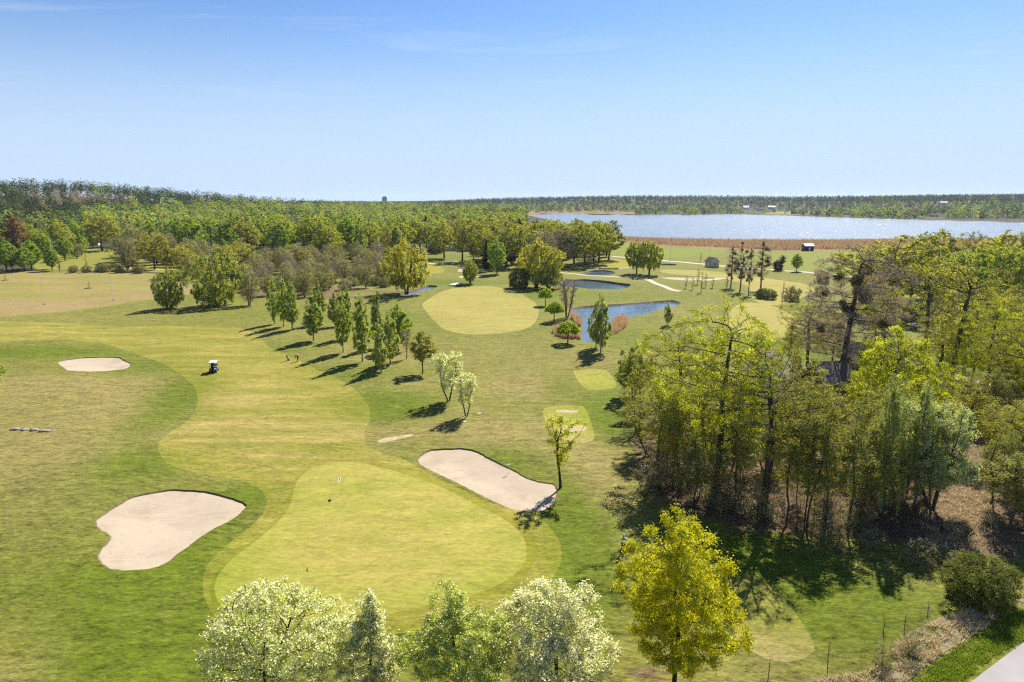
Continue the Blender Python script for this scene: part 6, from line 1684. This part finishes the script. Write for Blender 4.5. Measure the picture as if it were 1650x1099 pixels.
def person(x, y, z, rz, J, top, trousers, shoes, cap, label, group=None, sleeves=True):
    """J: joints; the figure faces -y before turning"""
    e = empty("person", (x, y, z), rz)
    V, E, Rr, ix = [], [], [], {}
    def add(n, p, r, par=None):
        ix[n] = len(V); V.append(Vector(p)); Rr.append(r)
        if par is not None: E.append((ix[par], ix[n]))
    g = lambda n: Vector(J[n])
    add("pelvis", g("pelvis"), (.145, .115)); add("waist", g("pelvis").lerp(g("chest"), .5), (.13, .105), "pelvis"); add("chest", g("chest"), (.155, .12), "waist")
    add("neck", g("neck"), .055, "chest"); add("jaw", g("neck").lerp(g("head"), .45), .075, "neck"); add("head", g("head"), .10, "jaw")
    top_h = g("head") + (g("head") - g("neck")).normalized() * .08
    add("crown", top_h, .075, "head")
    f = Vector(J["face"]).normalized()
    add("nose", g("head") - (g("head") - g("neck")).normalized() * .03 + f * .115, .014, "head")
    for s, sg in (("l", 1), ("r", -1)):
        add("sh" + s, g("sh" + s), .062, "chest"); add("el" + s, g("el" + s), .044, "sh" + s); add("wr" + s, g("wr" + s), .030, "el" + s)
        d = (g("wr" + s) - g("el" + s)).normalized()
        sd = d.cross(Vector((0.3, 0.2, 1))).normalized()
        pc = g("wr" + s) + d * .06
        add("pa" + s, pc, (.040, .020), "wr" + s)
        for k, (o_, L_) in enumerate(((-.030, .070), (-.010, .082), (.010, .078), (.030, .062))):
            b = pc + d * .035 + sd * o_
            add(f"f{k}{s}", b, .010, "pa" + s); bend = d * .7 + Vector((0, 0, -.5)) if J.get("curl", True) else d
            add(f"g{k}{s}", b + d * L_ * .5, .009, f"f{k}{s}"); add(f"h{k}{s}", b + d * L_ * .5 + bend.normalized() * L_ * .5, .008, f"g{k}{s}")
        add("t" + s, pc - d * .02 - sd * .042, .011, "pa" + s); add("u" + s, pc + d * .03 - sd * .06, .009, "t" + s)
        add("hi" + s, g("hi" + s), .095, "pelvis"); add("kn" + s, g("kn" + s), .062, "hi" + s); add("an" + s, g("an" + s), .042, "kn" + s); add("to" + s, g("to" + s), .036, "an" + s)
    skin_obj("body", V, E, Rr, M_SKIN, e, 0)
    def sub(name, chain, grow_, mat, root):
        names = [n for n, _ in chain]
        vv = [V[ix[n]] for n in names]
        ee = [(names.index(p), i) for i, (n, p) in enumerate(chain) if p is not None]
        rr = [(Rr[ix[n]][0] + grow_, Rr[ix[n]][1] + grow_) if isinstance(Rr[ix[n]], tuple) else Rr[ix[n]] + grow_ for n in names]
        return skin_obj(name, vv, ee, rr, mat, e, root)
    ch = [("waist", None), ("pelvis", "waist"), ("chest", "waist")]
    for s in "lr": ch += [("sh" + s, "chest"), ("el" + s, "sh" + s)] + ([("wr" + s, "el" + s)] if sleeves else [])
    sub("shirt", ch, .022, top, 0)
    ch = [("pelvis", None)]
    for s in "lr": ch += [("hi" + s, "pelvis"), ("kn" + s, "hi" + s), ("an" + s, "kn" + s)]
    sub("trousers", ch, .020, trousers, 0)
    for s in "lr":
        bm = bmesh.new(); a = V[ix["an" + s]]; t = V[ix["to" + s]]
        c = a.lerp(t, .55); d = (t - a); ang = math.atan2(d.y, d.x)
        add_box(bm, (c.x, c.y, .045), (.27, .10, .09), Matrix.Rotation(ang, 3, 'Z'), .03); bm_obj("shoe", bm, shoes, e, smooth=True)
    up = (g("head") - g("neck")).normalized()
    bm = bmesh.new(); add_ball(bm, g("head") + up * .045 - f * .015, .118, (1, 1, .85), 3)
    bmesh.ops.bisect_plane(bm, geom=bm.verts[:] + bm.edges[:] + bm.faces[:], plane_co=g("head") + up * .02 + f * .0, plane_no=up - f * -.15, clear_inner=True)
    if cap is not None:
        add_box(bm, g("head") + up * .055 + f * .15, (.16, .14, .014), Vector((0, -1, 0)).rotation_difference(f).to_matrix(), .005)
    bm_obj("cap" if cap is not None else "hair", bm, cap or M_HAIR, e, smooth=True)
    side = f.cross(up).normalized()
    for s in (-1, 1):
        bm = bmesh.new(); add_ball(bm, g("head") + f * .098 + side * s * .034 + up * .008, .012); bm_obj("eye", bm, M_HAIR, e)
        bm = bmesh.new(); add_ball(bm, g("head") + side * s * .105, .03, (.5, 1, 1)); bm_obj("ear", bm, M_SKIN, e)
    bm = bmesh.new(); add_ball(bm, g("head") - up * .055 + f * .092, .02, (1.4, .6, .4)); bm_obj("mouth", bm, plain("lips", (.35, .12, .1), .5), e)
    tag(e, label, "person", group)
    return e
STAND = dict(pelvis=(0, 0, .95), chest=(0, 0, 1.33), neck=(0, -.01, 1.50), head=(0, -.03, 1.63), face=(0, -1, -.1),
             shl=(.19, 0, 1.40), ell=(.25, .03, 1.10), wrl=(.26, -.08, .86), shr=(-.19, 0, 1.40), elr=(-.25, .03, 1.10), wrr=(-.26, -.08, .86),
             hil=(.095, 0, .90), knl=(.11, -.03, .50), anl=(.12, .02, .09), tol=(.14, -.15, .04), hir=(-.095, 0, .90), knr=(-.11, -.03, .50), anr=(-.12, .02, .09), tor=(-.14, -.15, .04))
M_BLKC = plain("black_cloth", (.018, .018, .022), .85, .1)
M_DARKC = plain("charcoal_cloth", (.035, .035, .042), .85, .1)
M_WHC = plain("white_cloth", (.78, .77, .75), .85, .1)
M_PURC = plain("violet_cloth", (.10, .075, .24), .85, .1)
# golfer bent over the ball on the fairway, facing left
x, y, z = at(479.5, 582.5)
J = dict(STAND, pelvis=(0, .12, .90), chest=(0, -.12, 1.22), neck=(0, -.26, 1.36), head=(0, -.36, 1.46), face=(0, -.7, -.7), shl=(.18, -.18, 1.27), ell=(.13, -.30, 1.02), wrl=(.04, -.40, .80), shr=(-.18, -.18, 1.27), elr=(-.13, -.30, 1.02), wrr=(-.04, -.40, .76),
         hil=(.10, .10, .86), knl=(.16, -.02, .48), anl=(.18, .05, .09), tol=(.20, -.12, .04), hir=(-.10, .10, .86), knr=(-.16, -.02, .48), anr=(-.18, .05, .09), tor=(-.20, -.12, .04))
person(x, y, z, R(-70), J, M_BLKC, M_BLKC, M_BLACK, M_WHC, "golfer in black bending over the ball at the edge of the fairway", "people on the course")
c = empty("golf_club", (x, y, z), R(-70))
bm = bmesh.new(); add_tube(bm, (0, -.36, .92), (0, -.92, .06), .013, .008, 6); bm_obj("shaft", bm, M_CHROME, c)
bm = bmesh.new(); add_box(bm, (.02, -.95, .04), (.11, .05, .06), None, .012); bm_obj("club_head", bm, M_CHROME, c)
tag(c, "golf club held down by the golfer in black", "golf club")
# golfer in white beside the maple, club lifted
x, y, z = at(1004, 891)
J = dict(STAND, shr=(-.19, 0, 1.40), elr=(-.34, -.06, 1.22), wrr=(-.32, -.16, 1.42), shl=(.19, 0, 1.40), ell=(.22, -.12, 1.14), wrl=(.06, -.30, 1.12), face=(.2, -1, -.15))
person(x, y, z, R(160), J, M_WHC, M_BLKC, M_BLACK, M_WHC, "golfer in white top and black trousers beside the yellow maple", "people on the course")
c = empty("golf_club", (x, y, z), R(160))
bm = bmesh.new(); add_tube(bm, (-.31, -.20, 1.36), (-.62, -.05, 2.2), .013, .010, 6); bm_obj("shaft", bm, M_WHITE, c)
bm = bmesh.new(); add_box(bm, (-.64, -.03, 2.23), (.12, .06, .06), None, .015); bm_obj("club_head", bm, M_WHITE, c)
tag(c, "golf club held up by the golfer in white", "golf club")
# driver in the cart
gx_, gy_, gz_ = at(345, 599)
J = dict(pelvis=(-.27, .42, 1.00), chest=(-.27, .50, 1.36), neck=(-.27, .49, 1.53), head=(-.27, .46, 1.66), face=(0, -1, -.05), shl=(-.09, .48, 1.43), ell=(-.05, .30, 1.17), wrl=(-.13, -.10, 1.05), shr=(-.45, .48, 1.43), elr=(-.49, .30, 1.17), wrr=(-.41, -.10, 1.05),
         hil=(-.17, .40, .98), knl=(-.16, -.08, .93), anl=(-.15, -.24, .53), tol=(-.15, -.40, .48), hir=(-.37, .40, .98), knr=(-.38, -.08, .93), anr=(-.39, -.24, .53), tor=(-.39, -.40, .48))
pd = person(gx_, gy_, gz_, R(12), J, M_PURC, M_DARKC, M_BLACK, None, "driver in a violet jacket seated in the golf cart", "people on the course")
for ch_ in pd.children:
    if ch_.name.startswith("shoe"): ch_.location.z = .40

# ------------------------------------------------------------------ the air over the lake and the far hills
def haze_box(x0, x1, y0, y1, z0, z1, density):
    bm = bmesh.new(); add_box(bm, ((x0 + x1) / 2, (y0 + y1) / 2, (z0 + z1) / 2), (x1 - x0, y1 - y0, z1 - z0))
    m = bpy.data.materials.new("air"); m.use_nodes = True
    t = m.node_tree; t.nodes.clear()
    o = t.nodes.new("ShaderNodeOutputMaterial"); v = t.nodes.new("ShaderNodeVolumePrincipled")
    v.inputs["Color"].default_value = (0.72, 0.85, 1.0, 1); v.inputs["Density"].default_value = density; v.inputs["Anisotropy"].default_value = 0.3
    t.links.new(v.outputs[0], o.inputs["Volume"])
    return tag(bm_obj("haze", bm, m), "thin bluish summer haze over the far shore", None, None, "stuff")
haze_box(-2700, 4300, -420, 5300, -4.0, 64.0, 0.000045)
drop_unused()
